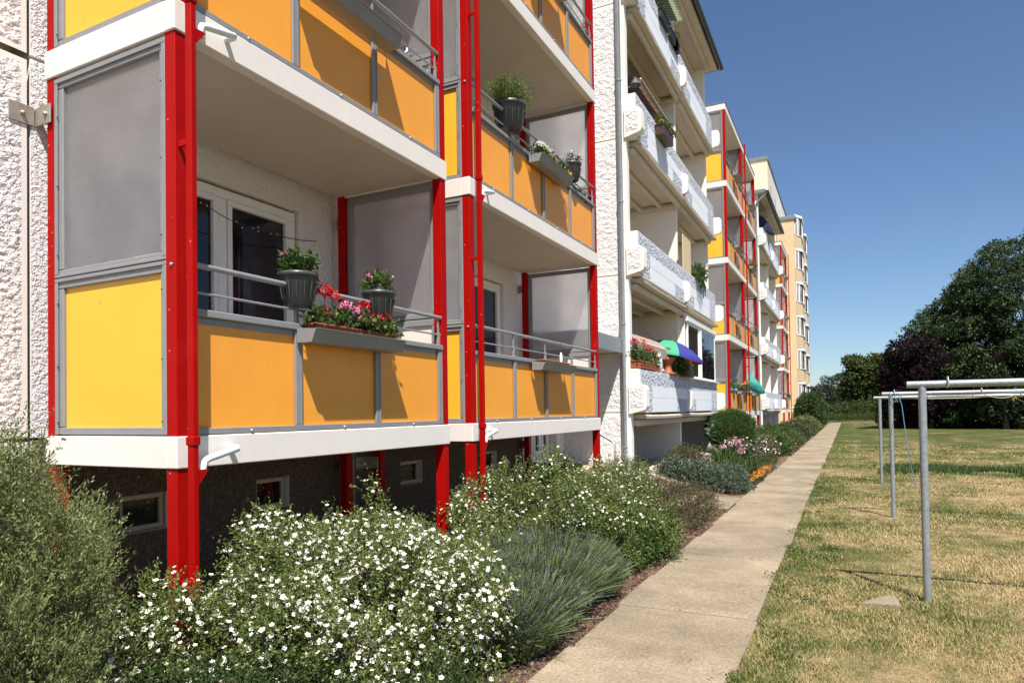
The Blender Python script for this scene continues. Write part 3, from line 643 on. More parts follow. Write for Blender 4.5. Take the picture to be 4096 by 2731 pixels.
def tower(label, Y0, L, mull, tray_i, group, detail=True, pipe='left'):
    t = thing('balcony_tower', label, 'balcony tower', (XF, Y0, 0), 0, group)
    # posts
    for x0, x1, y0, y1 in ((-.115, -.012, .012, .112), (-.115, -.012, L - .112, L - .012), (-1.41, -1.31, .012, .112), (-1.41, -1.31, L - .112, L - .012)):
        part('post', MB().box(x0, x1, y0, y1, -.05, LV[4] + .01, c=.005), 'red', t)
    for sy, ya in ((-1, .0), (1, L)):
        for k in range(5):
            z = LV[k] - .33
            mb = MB(); yy = ya - sy * -.0
            mb.box(-1.52, -1.508, ya + sy * .02, ya + sy * .19, z, z + .14, c=.003)
            mb.box(-1.52, -1.33, ya + (.0 if sy > 0 else -.012), ya + (.012 if sy > 0 else 0), z, z + .14, c=.003)
            mb.ball((-1.50, ya + sy * .10, z + .07), .018, 8); mb.ball((-1.38, ya + sy * .016, z + .07), .018, 8)
            part('wall_bracket', mb, 'steel', t)
    proto = None
    for k in range(5):
        if k == 4:
            mb = MB().box(-1.42, 0, 0, L, 0, .24, c=.006); mb.box(-1.43, .02, -.02, L + .02, .241, .27, 1, c=.004)
            part('roof_slab', mb, ['fascia', 'slate'], t, (0, 0, LV[4])); break
        if k:
            b = proto.copy(); C.objects.link(b); b.parent = t; b.location = (0, 0, LV[k])
            for ch in proto_ch:
                c = ch.copy(); C.objects.link(c); c.parent = b
            continue
        mb = MB()
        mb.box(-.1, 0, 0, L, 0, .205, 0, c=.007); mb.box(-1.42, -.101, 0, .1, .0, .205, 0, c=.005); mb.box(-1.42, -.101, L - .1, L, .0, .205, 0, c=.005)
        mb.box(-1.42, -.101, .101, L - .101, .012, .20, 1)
        for fy in (.6, 1.58, 2.58, 3.6):
            if fy < L - .2: mb.ball((-.004, fy, .225), (.014, .014, .014), 8, 2)
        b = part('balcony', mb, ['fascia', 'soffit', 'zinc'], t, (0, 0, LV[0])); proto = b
        for s, yy in ((-1, 0), (1, L)):
            fm, (x0, x1, y0, y1, Z0, ZM, Z1) = end_frame(s)
            part('end_frame', fm, ['grey', 'black'], b, (0, yy, 0))
            mo = MB(); ym = (y0 + y1) / 2
            f0, f1 = ((ym - .006, ym), (ym, ym + .006)) if s < 0 else ((ym, ym + .006), (ym - .006, ym))
            mo.box(x0, x1, f0[0], f0[1], Z0 + .03, ZM - .03, 0); mo.box(x0, x1, f1[0] + .0002, f1[1] + .0002, Z0 + .03, ZM - .03, 1)
            part('end_panel', mo, ['yellow', 'creampanel'], b, (0, yy, 0))
            part('privacy_glass', MB().box(x0, x1, ym - .004, ym + .004, ZM + .02, Z1 - .02), 'frost', b, (0, yy, 0))
        # front railing
        mb = MB(); mb.box(-.055, -.008, .113, L - .113, .212, .252, c=.004); part('bottom_rail', mb, 'grey', b)
        mb = MB(); mb.box(-.075, .0, .113, L - .113, .985, 1.035, c=.006); mb.box(-.06, -.035, .113, L - .113, .94, .984); part('cap_rail', mb, 'grey', b)
        ed = [.08] + list(mull) + [L - .06]
        for i in range(len(ed) - 1):
            part('panel', MB().box(-.05, -.04, ed[i] + .01, ed[i + 1] - .01, .235, .95), 'orange', b)
        for i, y_ in enumerate(list(mull) + [L - .15]):
            mb = MB(); mb.box(-.036, -.012, y_ - .036, y_ + .036, .254, .983, c=.004); mb.box(-.034, -.006, y_ + .012, y_ + .02, .254, .983)
            mb.box(-.05, -.02, y_ - .022, y_ + .012, 1.036, 1.17, c=.004); mb.box(-.045, -.03, y_ - .018, y_ + .008, 1.172, 1.31, c=.003)
            part('mullion', mb, 'grey', b)
        part('handrail', MB().tube([(-.035, .10, 1.325), (-.035, L - .11, 1.325)], .021, 12), 'rail', b)
        part('middle_rail', MB().tube([(-.037, .10, 1.145), (-.037, L - .11, 1.145)], .009, 8), 'rail', b)
        y0 = mull[tray_i] - .035 if tray_i == 0 else 1.61; y1 = y0 + 1.16
        mb = MB(); a = .003
        mb.add([(.0, y0, .885), (.148, y0, .885), (.192, y0, .985), (.0, y0, 1.0)], [(0, 1, 2, 3)]); mb.add([(.0, y0 + a, .885), (.148, y0 + a, .885), (.192, y0 + a, .985), (.0, y0 + a, 1.0)], [(3, 2, 1, 0)])
        mb.add([(.0, y1, .885), (.148, y1, .885), (.192, y1, .985), (.0, y1, 1.0)], [(3, 2, 1, 0)]); mb.add([(.0, y1 - a, .885), (.148, y1 - a, .885), (.192, y1 - a, .985), (.0, y1 - a, 1.0)], [(0, 1, 2, 3)])
        mb.box(.002, .147, y0 + a, y1 - a, .885, .889, 0)
        mb.add([(.148, y0, .885), (.148, y1, .885), (.192, y1, .985), (.192, y0, .985)], [(0, 1, 2, 3)]); mb.add([(.145, y0, .888), (.145, y1, .888), (.189, y1, .985), (.189, y0, .985)], [(3, 2, 1, 0)])
        mb.box(.188, .208, y0, y1, .985, .989, 0)
        part('flower_tray', mb, 'grey', b)
        # drain elbow
        if pipe in ('left',):
            part('drain_elbow', MB().tube([(-.01, .40, .12), (.075, .40, .115), (.098, .385, .11), (.10, .16, .06), (.10, .125, .045), (.10, .112, .0), (.10, .11, -.035)], .023, 10), 'pvc', b)
        elif pipe == 'right':
            part('drain_elbow', MB().tube([(-.01, L - .25, .12), (.075, L - .25, .115), (.098, L - .23, .11), (.098, L - .02, .065), (.09, L + .01, .0)], .024, 10), 'pvc', b)
        proto_ch = list(b.children)
    if pipe == 'none': return t
    py = .02 if pipe == 'left' else L - .06
    mb = MB(); mb.box(.073, .13, py, py + .042, -.05, LV[4] + .15, c=.005)
    for k in range(5):
        z = LV[k] + .15; mb.box(.066, .137, py - .007, py + .049, z, z + .055, c=.004)
        solid_tri(mb, [(.10, py + .043, LV[k] - .10), (.10, py + .043, LV[k] - .005), (.10, py + .115, LV[k] - .005)], .028)
        zz = LV[k] - .75; mb.box(-.02, .072, py + .012, py + .028, zz, zz + .04, c=.003)
    z = .35; mb.box(.066, .137, py - .007, py + .049, .62, .68, c=.004)
    part('downpipe', mb, 'red', t)
    for k in range(5): part('bolt', MB().ball((-.05, .009, LV[k] + 1.30), .013, 8), 'zinc', t) if k < 4 else None
    return t
g1 = 'red posted balcony towers along the block'
tower('nearest red posted balcony tower with three orange front panels per floor', 2.82, 3.24, [1.075, 2.055], 0, g1)
tower('second red posted balcony tower, wider, beside the first and before the entrance', 6.54, 4.36, [1.13, 2.13, 3.15], 1, g1)
tower('left half of the paired red balcony towers just beyond the first white loggias', 25.12, 4.25, [1.03, 2.05, 3.05], 1, g1, pipe='none')
tower('right half of the paired red balcony towers, its downpipe at the seam', 29.42, 4.33, [1.13, 2.13, 3.15], 1, g1)
tower('farthest red posted balcony tower in front of the yellow building', 47.97, 4.3, [1.13, 2.13, 3.15], 1, g1, pipe='right')

# ------------------------------------------------------------------ white loggia towers
def loggia_tower(label, Y0, seed):
    """Y0 = face of the side wall; local x = world x + 3.9"""
    OX = -3.90; t = thing('loggia_tower', label, 'loggia tower', (OX, Y0, 0), 0, 'white loggia towers of the block')
    FL = [1.64, 4.40, 7.17, 9.94]; RO = 12.55; W_ = 8.95
    zz = [-.05, 1.655, 4.42, 7.18, 9.95, 12.72]
    near = Y0 < 20
    for i in range(5):
        H = zz[i + 1] - zz[i] - .02
        me = relief_mesh('side_panel', 1.28, H, .022 if near else .05, .05, .013, seed + i, lambda U, V, D, i=i: np.stack([U - 1.40, -D, V + zz[i] + .01], -1), ['render', 'smooth'], cell=.055)
        o = part('side_panel', me, None, t)
    part('side_wall', MB().box(-1.40, .02, .012, .2, -.05, RO, c=.01), 'smooth', t)
    part('corner_strip', MB().box(-.118, .02, -.008, .011, -.05, RO, c=.004), 'smooth', t)
    # partitions
    for yp in (4.45, 8.72):
        part('partition_wall', MB().box(-1.40, 0, yp, yp + .16, -.05, RO, c=.008), 'smooth', t)
    proto = None
    for k in range(4):
        zf = FL[k]
        if k <= 1 or True:
            if k == 0 or proto is None:
                mb = MB()
                # slab with uneven front lip and ribs on the soffit
                n = 60; top = []; rows = []
                lip = lambda u: .26 + .006 * sin(u * 3.1) + .004 * sin(u * 11)
                sag = lambda u: .018 * sin(pi * ((u % 4.5) / 4.5))
                P = [[], [], [], [], []]
                for i in range(n + 1):
                    u = .25 + (W_ - .25) * i / n
                    P[0].append((-1.40, u, -.03)); P[1].append((lip(u) - .07, u, -.03 - sag(u))); P[2].append((lip(u), u, -.06 - sag(u) + .004 * sin(u * 17)))
                    P[3].append((lip(u) - .01, u, -.115 - sag(u))); P[4].append((-1.40, u, -.165 - sag(u) * .6))
                mb.grid([P[4], P[3], P[2], P[1], P[0]], 0, False)
                mb.add([P[j][0] for j in range(5)], [(0, 1, 2, 3, 4)]); mb.add([P[j][-1] for j in range(5)], [(4, 3, 2, 1, 0)])
                for xa in (-.95, -.42, .02):
                    for ya, yb in ((.22, 4.44), (4.62, 8.71)): mb.box(xa, xa + .11, ya, yb, -.27, -.14, 0, c=.03)
                for ya, yb in ((.2, .42), (4.25, 4.449), (4.611, 4.8), (8.55, 8.719)): mb.box(-1.3, .1, ya, yb, -.262, -.15, 0, c=.02)
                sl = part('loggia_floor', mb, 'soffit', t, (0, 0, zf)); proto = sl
                sub = []
                for (a, b, rects) in ((.02, 4.32, [(.9, 4.2, .31, .56), (.9, 3.15, -.1, .305)]), (4.36, 8.68, [(.62, 3.3, .31, .56), (1.05, 3.3, -.1, .305)])):
                    me = relief_mesh('parapet_face', b - a, .87, .018 if near else .05, .012, .013, seed + 31 + int(a), lambda U, V, D, a=a: np.stack([.222 + D, U + a, V + .005], -1), ['renderX', 'bluewhite'], rects, .038)
                    sub.append(part('parapet_face', me, None, sl))
                    mb = MB(); mb.box(-.01, .218, a + .001, b - .001, 0.003, .874, 0, c=.01)
                    if a < 1: pass
                    sub.append(part('parapet', mb, 'smooth', sl))
                    q = rects[0]; r2 = rects[1]
                    mb = MB(); mb.box(.219, .229, a + q[0], a + q[1] - .0, .315, .565, 0, c=.003); mb.box(.219, .2285, a + r2[0], a + r2[1], .008, .308, 0, c=.003)
                    sub.append(part('smooth_strip', mb, 'bluewhite', sl))
                for ya, xr in ((-.045, .36), (4.22, .36), (8.74, .44)):
                    # rounded bracket block
                    x0 = -.0 if ya < 0 else .20; mb = MB(); z0, z1 = .03, .56
                    prof = [(x0, z0), (xr - .07, z0 + .02), (xr - .02, z0 + .04), (xr, z0 + .1), (xr, z1 - .1), (xr - .03, z1 - .03), (xr - .09, z1), (x0, z1)]
                    if ya < 0: prof[0] = (x0, z0 - .05)
                    wd = .22 if ya < 0 else .14
                    A = [(x, ya, z) for x, z in prof]; B = [(x, ya + wd, z) for x, z in prof]; nn = len(prof)
                    mb.add(A + B, [tuple(range(nn)), tuple(range(2 * nn - 1, nn - 1, -1))] + [(i + 1, i, i + nn, (i + 1) % nn + nn) if i < nn - 1 else (0, i, i + nn, nn) for i in range(nn)], 0)
                    sub.append(part('bracket_block', mb, 'smooth', sl))
                    if ya < 0:
                        me = relief_mesh('bracket_face', .27, .42, .014, .01, .010, seed + 77, lambda U, V, D: np.stack([U + .02, -.046 - D, V + .09], -1), ['render', 'smooth'], cell=.05)
                        sub.append(part('bracket_face', me, None, sl))
            else:
                sl = proto.copy(); C.objects.link(sl); sl.parent = t; sl.location = (0, 0, zf)
                for ch in sub: c = ch.copy(); C.objects.link(c); c.parent = sl
    mb = MB(); mb.box(-1.4, .38, -.12, W_ + .1, RO - .02, RO + .1, 0, c=.01)
    for xa in (-.95, -.42, .05): mb.box(xa, xa + .12, .2, W_ - .2, RO - .12, RO - .021, 0, c=.03)
    rf = part('roof', mb, 'soffit', t)
    mb = MB(); mb.box(.385, .40, -.16, W_ + .14, RO - .03, RO + .16, c=.003); mb.box(-1.4, .384, -.17, -.13, RO - .02, RO + .16, c=.004); mb.box(-1.4, .384, W_ + .105, W_ + .14, RO - .02, RO + .16, c=.004)
    part('roof_trim', mb, 'slate', t)
    N = 12; prof = [(.48 + .08 * cos(a), RO + .06 + .08 * sin(a)) for a in np.linspace(pi, 2 * pi, N)] + [(.48 + .07 * cos(a), RO + .06 + .07 * sin(a)) for a in np.linspace(2 * pi, pi, N)]
    A = [(x, -.22, z) for x, z in prof]; B = [(x, W_ + .18, z) for x, z in prof]; nn = len(prof)
    mb = MB(); mb.add(A + B, [(i, (i + 1) % nn, (i + 1) % nn + nn, i + nn) for i in range(nn)] , 0, True)
    ec = [(.48 + .08 * cos(a), RO + .06 + .08 * sin(a)) for a in np.linspace(pi, 2 * pi, N)]
    mb.add([(x, -.215, z) for x, z in ec], [tuple(range(N))]); mb.add([(x, W_ + .175, z) for x, z in ec], [tuple(range(N))[::-1]])
    for q in np.arange(.3, W_, .9): mb.box(.39, .565, q, q + .03, RO + .055, RO + .075, 0)
    part('gutter', mb, 'gutter', t)
    # rainwater pipe at the corner
    mb = MB(); x = -.085; yv = -.075
    mb.tube([(.45, -.12, RO), (.40, -.11, RO - .1), (.02, -.09, RO - .42), (x, yv, RO - .6), (x, yv, .62), (x + .02, yv, .52), (x + .10, yv, .44), (x + .2, yv, .42), (x + .24, yv, .37), (x + .25, yv, .30)], .047, 14)
    for k in range(5): z = .95 + 2.45 * k; mb.tube([(x, yv, z), (x, yv, z + .03)], .058, 14); mb.box(x - .02, x + .02, yv, .0, z, z + .03)
    mb.tube([(x, yv, .66), (x, yv, .60)], .055, 14)
    part('rain_pipe', mb, 'zinc', t)
    return t
W1 = loggia_tower('nearer white loggia tower with flowers and a parasol on its lowest parapet', 13.0, 100)
W2 = loggia_tower('farther white loggia tower with a navy parasol on its top floor', 35.85, 200)
tag(put('gully_stone', MB().box(-3.86, -3.62, 12.78, 13.0, .1, .40, c=.012).mesh('gully_stone', 'step')), 'small pale concrete block under the rain pipe outlet', 'gully block')

# glazing on the lowest right loggia
t = thing('loggia_glazing', 'white framed glazing closing the lowest right hand loggia, left half slid open', 'glazing', (-3.69, 17.5, 2.52))
mb = MB(); a, b, h = .12, 4.1, 1.46
for q in ((a, b, 0, .06), (a, b, h - .07, h)): mb.box(-.05, .0, q[0], q[1], q[2], q[3], c=.005)
for yv in (a, 1.62, b - .07): mb.box(-.051, -.001, yv, yv + .07, .061, h - .071, c=.005)
mb.box(-.04, .02, 1.80, 1.86, .06, h - .07, c=.004)
part('frame', mb, 'plastwhite', t)
part('sill', MB().box(-.12, .10, -.02, 4.35, -.035, -.002, c=.005), 'plastwhite', t)
for i in range(4): part('pane', MB().box(-.02 - .004 * (i % 2), -.014 - .004 * (i % 2), 1.88 + i * .54, 2.40 + i * .54, .065, h - .075), 'glass', t)
part('side_frame', MB().box(-.24, -.06, .02, .11, 0, 1.56, c=.005), 'plastwhite', t)
part('dark_opening_sheet', MB().box(-.30, -.29, .2, 1.6, .03, h - .05), 'darkgrey', t)  # dark sheet stands in for the shaded interior behind the open half
part('header', MB().box(-.08, .03, .0, 4.2, h + .002, h + .12, c=.005), 'plastwhite', t)

# ------------------------------------------------------------------ entrance details
for i, dy in enumerate((0, 22.85)):
    nm = ('nearer', 'farther')[i]
    t = thing('entrance_steps', f'sandy stone entrance steps between red tower and white wall, {nm} entrance', 'steps', (-5.3, 12 + dy, 0))
    part('landing', MB().box(0.03, .85, -1.0, .95, -.05, .60, c=.01), 'step', t)
    part('step', MB().box(.852, 1.16, -1.0, .95, -.05, .46, c=.01), 'step', t)
    part('step', MB().box(1.162, 1.46, -1.0, .95, -.05, .31, c=.01), 'step', t)
    t = thing('entrance_canopy', f'grey metal edged canopy over the {nm} entrance', 'canopy', (-5.3, 12 + dy, 2.85))
    part('canopy_board', MB().box(0.03, 1.28, -.95, .90, .0, .06, c=.005), 'soffit', t)
    mb = MB(); mb.box(1.282, 1.30, -.97, .92, -.02, .27, c=.004); mb.box(0.03, 1.281, .905, .925, -.02, .27, c=.004); mb.box(.03, 1.281, -.99, -.955, -.02, .27, c=.004)
    part('canopy_trim', mb, 'zinc', t)
    tag(put('handrail', MB().tube([(-4.75, 12.55 + dy, 1.42), (-4.42, 12.5 + dy, 1.27), (-4.10, 12.45 + dy, 1.10), (-4.04, 12.44 + dy, 1.04), (-4.03, 12.44 + dy, .1)], .024, 10).mesh('handrail', 'zinc')),
        f'bent grey handrail beside the {nm} entrance steps', 'handrail')
t = thing('low_wall', 'black concrete blocks edging the entrance steps behind the bushes', 'low wall', (-5.0, 10.98, 0))
for i in range(4): part('block', MB().box(-.2 + i * .26, .05 + i * .26, -.12, .05, -.05, .78, c=.012), 'darkstone', t)
for i in range(3): part('block', MB().box(.86 + i * .24, 1.09 + i * .24, -.12, .05, -.05, .52, c=.012), 'darkstone', t)
# ------------------------------------------------------------------ yellow buildings
t = thing('tall_yellow_building', 'tall yellow apartment building rising behind the far balconies', 'apartment building', (-5.05, 53.3, 0))
part('gable_wall', MB().box(-16, 0, .002, 1, -.1, 20.3), 'yellowlight', t)
part('front_wall', MB().box(-14, .002, 1.001, 24, -.1, 20.28), 'creampanel', t)
part('roof_edge', MB().box(-16.1, .07, -.08, 24.1, 20.301, 20.55, c=.01), 'slate', t)
for k in range(4):
    for j in range(6):
        z = 18.6 - 2.8 * k; yv = 1.8 + j * 3.6
        mb = MB()
        if k == 0: mb.box(-.02, .02, yv, yv + .25, z, z + .22, c=.003); mb.box(-.02, .02, yv + .35, yv + .6, z - .25, z, c=.003)
        else: mb.box(-.01, .03, yv, yv + 1.1, z - .6, z + .75, c=.004)
        f = part('window', mb, 'plastwhite' if k else 'slate', t)
        if k: part('pane', MB().box(.031, .034, yv + .08, yv + 1.02, z - .52, z + .67), 'glass', f)
t = thing('yellow_bay_building', 'yellow building end wing with stacked angled white bay windows', 'apartment building', (-3.70, 60, 0))
part('wall', MB().box(-1.4, 0, 0, 14, -.1, 17.3), 'yellowwall', t)
part('plinth_line', MB().box(-1.41, .015, -.015, 14, 1.6, 1.75, c=.01), 'yellowlight', t)
part('roof_edge', MB().box(-1.5, .12, -.1, 14.1, 17.301, 17.6, c=.01), 'slate', t)
PL = [(0, .5), (.42, 1.6), (.42, 4.2), (0, 5.3)]
def prism(mb, pl, z0, z1, m=0):
    n = len(pl); A = [(x, y, z0) for x, y in pl]; B = [(x, y, z1) for x, y in pl]
    mb.add(A + B, [tuple(range(n))[::-1], tuple(range(n, 2 * n))] + [(i, (i + 1) % n, (i + 1) % n + n, i + n) for i in range(n)], m)
for k in range(6):
    zs = 2.1 + 2.8 * k
    for off in (0, 6.5):
        pl = [(x, y + off) for x, y in PL]
        mb = MB(); prism(mb, pl, zs - 1.0, zs); bw = part('bay_window', mb, 'yellowwall', t)
        if k < 6:
            mb = MB(); prism(mb, [(x * 1.08 + (.03 if x else 0), y + (0 if .3 < x else (-.04 if y < off + 2 else .04))) for x, y in pl], zs + .001, zs + .05); part('sill', mb, 'plastwhite', bw)
            mb = MB(); prism(mb, [(x * .96, y) for x, y in pl], zs + .051, zs + 1.55); part('glazing', mb, 'curtain', bw)
            mb = MB()
            for (xa, ya), (xb, yb) in zip(pl[:-1], pl[1:]):
                n = 3 if abs(xa - xb) > .1 else 5
                for j in range(n):
                    f = j / (n - 1); px_, py_ = xa + (xb - xa) * f, ya + (yb - ya) * f
                    mb.box(px_ - .05, px_ + .05, py_ - .05, py_ + .05, zs + .052, zs + 1.5, c=.005)
            part('window_frame', mb, 'plastwhite', bw)
            mb = MB(); prism(mb, [(x * 1.15 + (.05 if x else 0), y) for x, y in pl], zs + 1.551, zs + 1.75); part('blind_box', mb, 'plastwhite', bw)
    part('window', MB().box(-.02, .03, 12.3, 13.5, zs, zs + 1.5), 'glass', t)

# ------------------------------------------------------------------ clothes poles
def washing_pole(label, X, Y, Lb, hooks):
    t = thing('washing_line_stand', label, 'clothes line frame', (X, Y, 0), 0, 'galvanised clothes line frames on the lawn')
    part('post', MB().tube([(0, 0, -.1), (0, 0, 1.862)], .031, 18), 'zinc', t)
    part('post', MB().tube([(Lb - .25, 0, -.1), (Lb - .25, 0, 1.862)], .031, 18), 'zinc', t)
    mb = MB(); mb.tube([(-.115, 0, 1.885), (Lb, 0, 1.885)], .031, 18); part('crossbar', mb, 'zinc', t)
    for h in hooks:
        mb = MB(); mb.tube([(h, -.04, 1.86), (h, -.045, 1.91), (h, -.02, 1.945), (h, .02, 1.945), (h, .045, 1.90), (h, .04, 1.85)], .007, 6); part('hook', mb, 'zinc', t)
washing_pole('nearest galvanised clothes line frame, its post tallest in the picture', .58, 6.85, 3.1, (.19, 1.32, 2.4))
washing_pole('middle galvanised clothes line frame with a blue cord on its corner', .58, 11.74, 3.1, (.05, 1.15, 2.2))
washing_pole('farthest galvanised clothes line frame with yellow line tied to it', .615, 16.7, 3.1, (.9, 1.7, 2.5))
def sag(p, q, s, n=10): return [(p[0] + (q[0] - p[0]) * i / n, p[1] + (q[1] - p[1]) * i / n, p[2] + (q[2] - p[2]) * i / n - s * 4 * (i / n) * (1 - i / n)) for i in range(n + 1)]
mb = MB(); mb.tube(sag((.62, 11.70, 1.90), (.72, 11.70, 1.86), .12), .006, 5); mb.tube([(.66, 11.69, 1.90), (.72, 11.68, 1.72), (.76, 11.68, 1.3), (.80, 11.70, .9), (.86, 11.72, .6), (.90, 11.76, .45)], .006, 5)
mb.tube(sag((.56, 11.69, 1.92), (.66, 11.68, 1.80), .09), .006, 5)
tag(put('hanging_cord', mb.mesh('hanging_cord', 'bluecord')), 'pale blue cord hanging from the middle clothes frame', 'cord')
tag(put('clothes_line', MB().tube(sag((.95, 16.78, 1.87), (2.6, 16.78, 1.86), .02), .006, 5).mesh('clothes_line', 'cord')), 'pale clothes line along the farthest crossbar', 'clothes line')
tag(put('clothes_line', MB().tube(sag((1.74, 11.78, 1.86), (3.0, 16.78, 1.87), .05), .005, 5).mesh('clothes_line', 'cord')), 'pale line running from middle to farthest frame', 'clothes line')
tag(put('clothes_line', MB().tube(sag((1.9, 6.9, 1.86), (.70, 11.72, 1.87), .05), .004, 5).mesh('clothes_line', 'cord')), 'thin wire running from nearest to middle frame', 'clothes line')
tag(put('clothes_line', MB().tube(sag((3.0, 16.78, 1.86), (4.35, 16.75, 1.90), .25), .006, 5).mesh('clothes_line', 'cord')), 'slack pale line sagging under the farthest crossbar', 'clothes line')
mb = MB(); mb.tube(sag((3.0, 16.74, 1.86), (4.3, 16.74, 1.88), .01), .013, 6); mb.ball((3.0, 16.74, 1.82), (.03, .03, .05), 6)
tag(put('clothes_line', mb.mesh('clothes_line', 'yellowcord')), 'yellow doubled clothes line tied at the farthest crossbar', 'clothes line')
mb = MB(); mb.add([(.05, 6.45, .026), (.36, 6.50, .03), (.33, 6.84, .028), (.20, 6.72, .026), (.05, 6.45, -.02), (.36, 6.50, -.02), (.33, 6.84, -.02), (.20, 6.72, -.02)], [(0, 1, 2, 3), (0, 4, 5, 1), (1, 5, 6, 2), (2, 6, 7, 3), (3, 7, 4, 0)])
tag(put('stone_slab', mb.mesh('stone_slab', 'path')), 'flat pale slab corner lying in grass by the nearest post', 'slab')
# ------------------------------------------------------------------ balcony things
def pot_mesh(r, h, m='anthracite', fl=True):
    mb = MB()
    mb.lathe([(r * .68, 0), (r * .72, .005), (r * .93, h * .86), (r * .95, h * .88)], n=28, wob=.012 if fl else 0)
    mb.lathe([(r * .95, h * .86), (r * 1.03, h * .87), (r * 1.05, h), (r * .95, h), (r * .92, h * .9)], n=28)
    mb.add([(r * .68 * cos(a), r * .68 * sin(a), 0.001) for a in np.linspace(0, 2 * pi, 28, endpoint=False)], [tuple(range(27, -1, -1))])
    mb.add([(r * .93 * cos(a), r * .93 * sin(a), h * .92) for a in np.linspace(0, 2 * pi, 28, endpoint=False)], [tuple(range(28))], 1)
    if fl:
        for k in range(14):
            a = 2 * pi * k / 14; mb.tube([(r * .80 * cos(a), r * .80 * sin(a), h * .18), (r * .935 * cos(a), r * .935 * sin(a), h * .72)], [.004, .010], 5)
    return mb
def foliage(parent, center, rad, n, L, W, m, name='foliage', up=.8, m_leaf=6):
    V, v, p, d = sprigs([(center, rad)], n, m_leaf, rad[2] * .5, L, W, up=up, spread=.6, inner=.3, zmin=-9)
    o = part(name, arr(name, V, 4, m, v), None, parent); o['kind'] = 'stuff'; return p, d
def flowerhead(parent, c, r, m, n=40, name='blossom', pl=.025):
    d = rdir(n); d[:, 2] = np.abs(d[:, 2]) * 1.0 - .25; d = nrmz(d); P = np.array(c) + d * r * rng.uniform(.7, 1, (n, 1))
    V = leaves(P, nrmz(d + rng.normal(size=(n, 3)) * .8), pl, pl * .9)
    return part(name, arr(name, V, 4, m, rng.random(n)), None, parent)
def potted(label, cat, loc, r, h, leafm, fol, blooms=(), potm='anthracite', fl=True, n=90, L=.05, W=.02, group=None, up=.8):
    t = thing('potted_plant', label, cat, loc, 0, group); part('pot', pot_mesh(r, h, fl=fl), [potm, 'soil'], t)
    foliage(t, (0, 0, h + fol[1] * .38), (fol[0] * .9, fol[0] * .9, fol[1] * .5), n, L, W, leafm, up=up)
    for (x, y_, z, rr, m) in blooms:
        part('flower_stalk', MB().tube([(x * .5, y_ * .5, h), (x, y_, h + z)], .003, 4), 'leaf_dark', t); flowerhead(t, (x, y_, h + z), rr, m, 22, pl=.02)
    return t
def planter(name, label, loc, size, potm, leafm, heads, nfol=160, slats=False, fh=.16, L=.045, W=.035, cat='planter', group=None, rim=True):
    """long box along y; heads: (y, z, r, material)"""
    w_, l_, h_ = size; t = thing(name, label, cat, loc, 0, group); mb = MB()
    th = .008
    mb.box(-w_ / 2, w_ / 2, 0, l_, 0, th, 0)
    for a, b in ((-w_ / 2, -w_ / 2 + th), (w_ / 2 - th, w_ / 2)): mb.box(a, b, 0.0005, l_ - .0005, th + .0005, h_, 0, c=.002)
    for a, b in ((0.001, th), (l_ - th, l_ - .001)): mb.box(-w_ / 2 + th + .0005, w_ / 2 - th - .0005, a, b, th + .0005, h_, 0, c=.002)
    mb.box(-w_ / 2 + th + .001, w_ / 2 - th - .001, th + .001, l_ - th - .001, th, h_ * .85, 1)
    part('trough', mb, [potm, 'soil'], t)
    if rim:
        mb = MB(); e = .014
        mb.box(-w_ / 2 - e, -w_ / 2 + .002, -e, l_ + e, h_ - .012, h_ + .004, c=.003); mb.box(w_ / 2 - .002, w_ / 2 + e, -e, l_ + e, h_ - .012, h_ + .004, c=.003)
        mb.box(-w_ / 2 + .003, w_ / 2 - .003, -e, .002, h_ - .0125, h_ + .0035); mb.box(-w_ / 2 + .003, w_ / 2 - .003, l_ - .002, l_ + e, h_ - .0125, h_ + .0035)
        part('rim', mb, potm, t)
    if slats:
        for i in range(3): part('slat', MB().box(w_ / 2 + .001, w_ / 2 + .016, 0, l_, .02 + i * h_ / 3, .02 + i * h_ / 3 + h_ * .22, c=.003), potm, t)
    if nfol:
        k = max(1, int(l_ / .22)); els = [((0, l_ * (i + .5) / k, h_ + fh * .40), (w_ * .48, l_ / k * .55, fh * .55)) for i in range(k)]
        V, v, p, d = sprigs(els, nfol, 6, fh * .5, L, W, up=.5, spread=.7, inner=.3, zmin=-9); V[:, 2] = np.maximum(V[:, 2], -.06)
        part('foliage', arr('foliage', V, 4, leafm, v), None, t)['kind'] = 'stuff'
    for q in heads:
        x = q[4] if len(q) > 4 else random.uniform(-.03, .05)
        part('flower_stalk', MB().tube([(0, q[0], h_), (x, q[0], h_ + q[1])], .003, 4), 'leaf_dark', t); flowerhead(t, (x, q[0], h_ + q[1]), q[2], q[3], max(14, int(q[2] * 1300)))
    return t
gp = 'dark grey pots straddling the handrails'
potted('dark grey rail pot with glossy leaves, left one above the geraniums', 'flower pot', (-3.80, 3.90, 2.54), .148, .255, 'leaf_green', (.12, .17), [(.06, .07, .08, .028, 'petpink'), (-.03, -.11, .13, .018, 'petpink')], n=60, L=.07, W=.028, group=gp)
potted('dark grey rail pot with glossy leaves, right one above the geraniums', 'flower pot', (-3.80, 4.90, 2.55), .148, .255, 'leaf_green', (.12, .16), [(.02, .15, .15, .022, 'petpink'), (0, -.14, .12, .018, 'petpink')], n=45, L=.07, W=.028, group=gp)
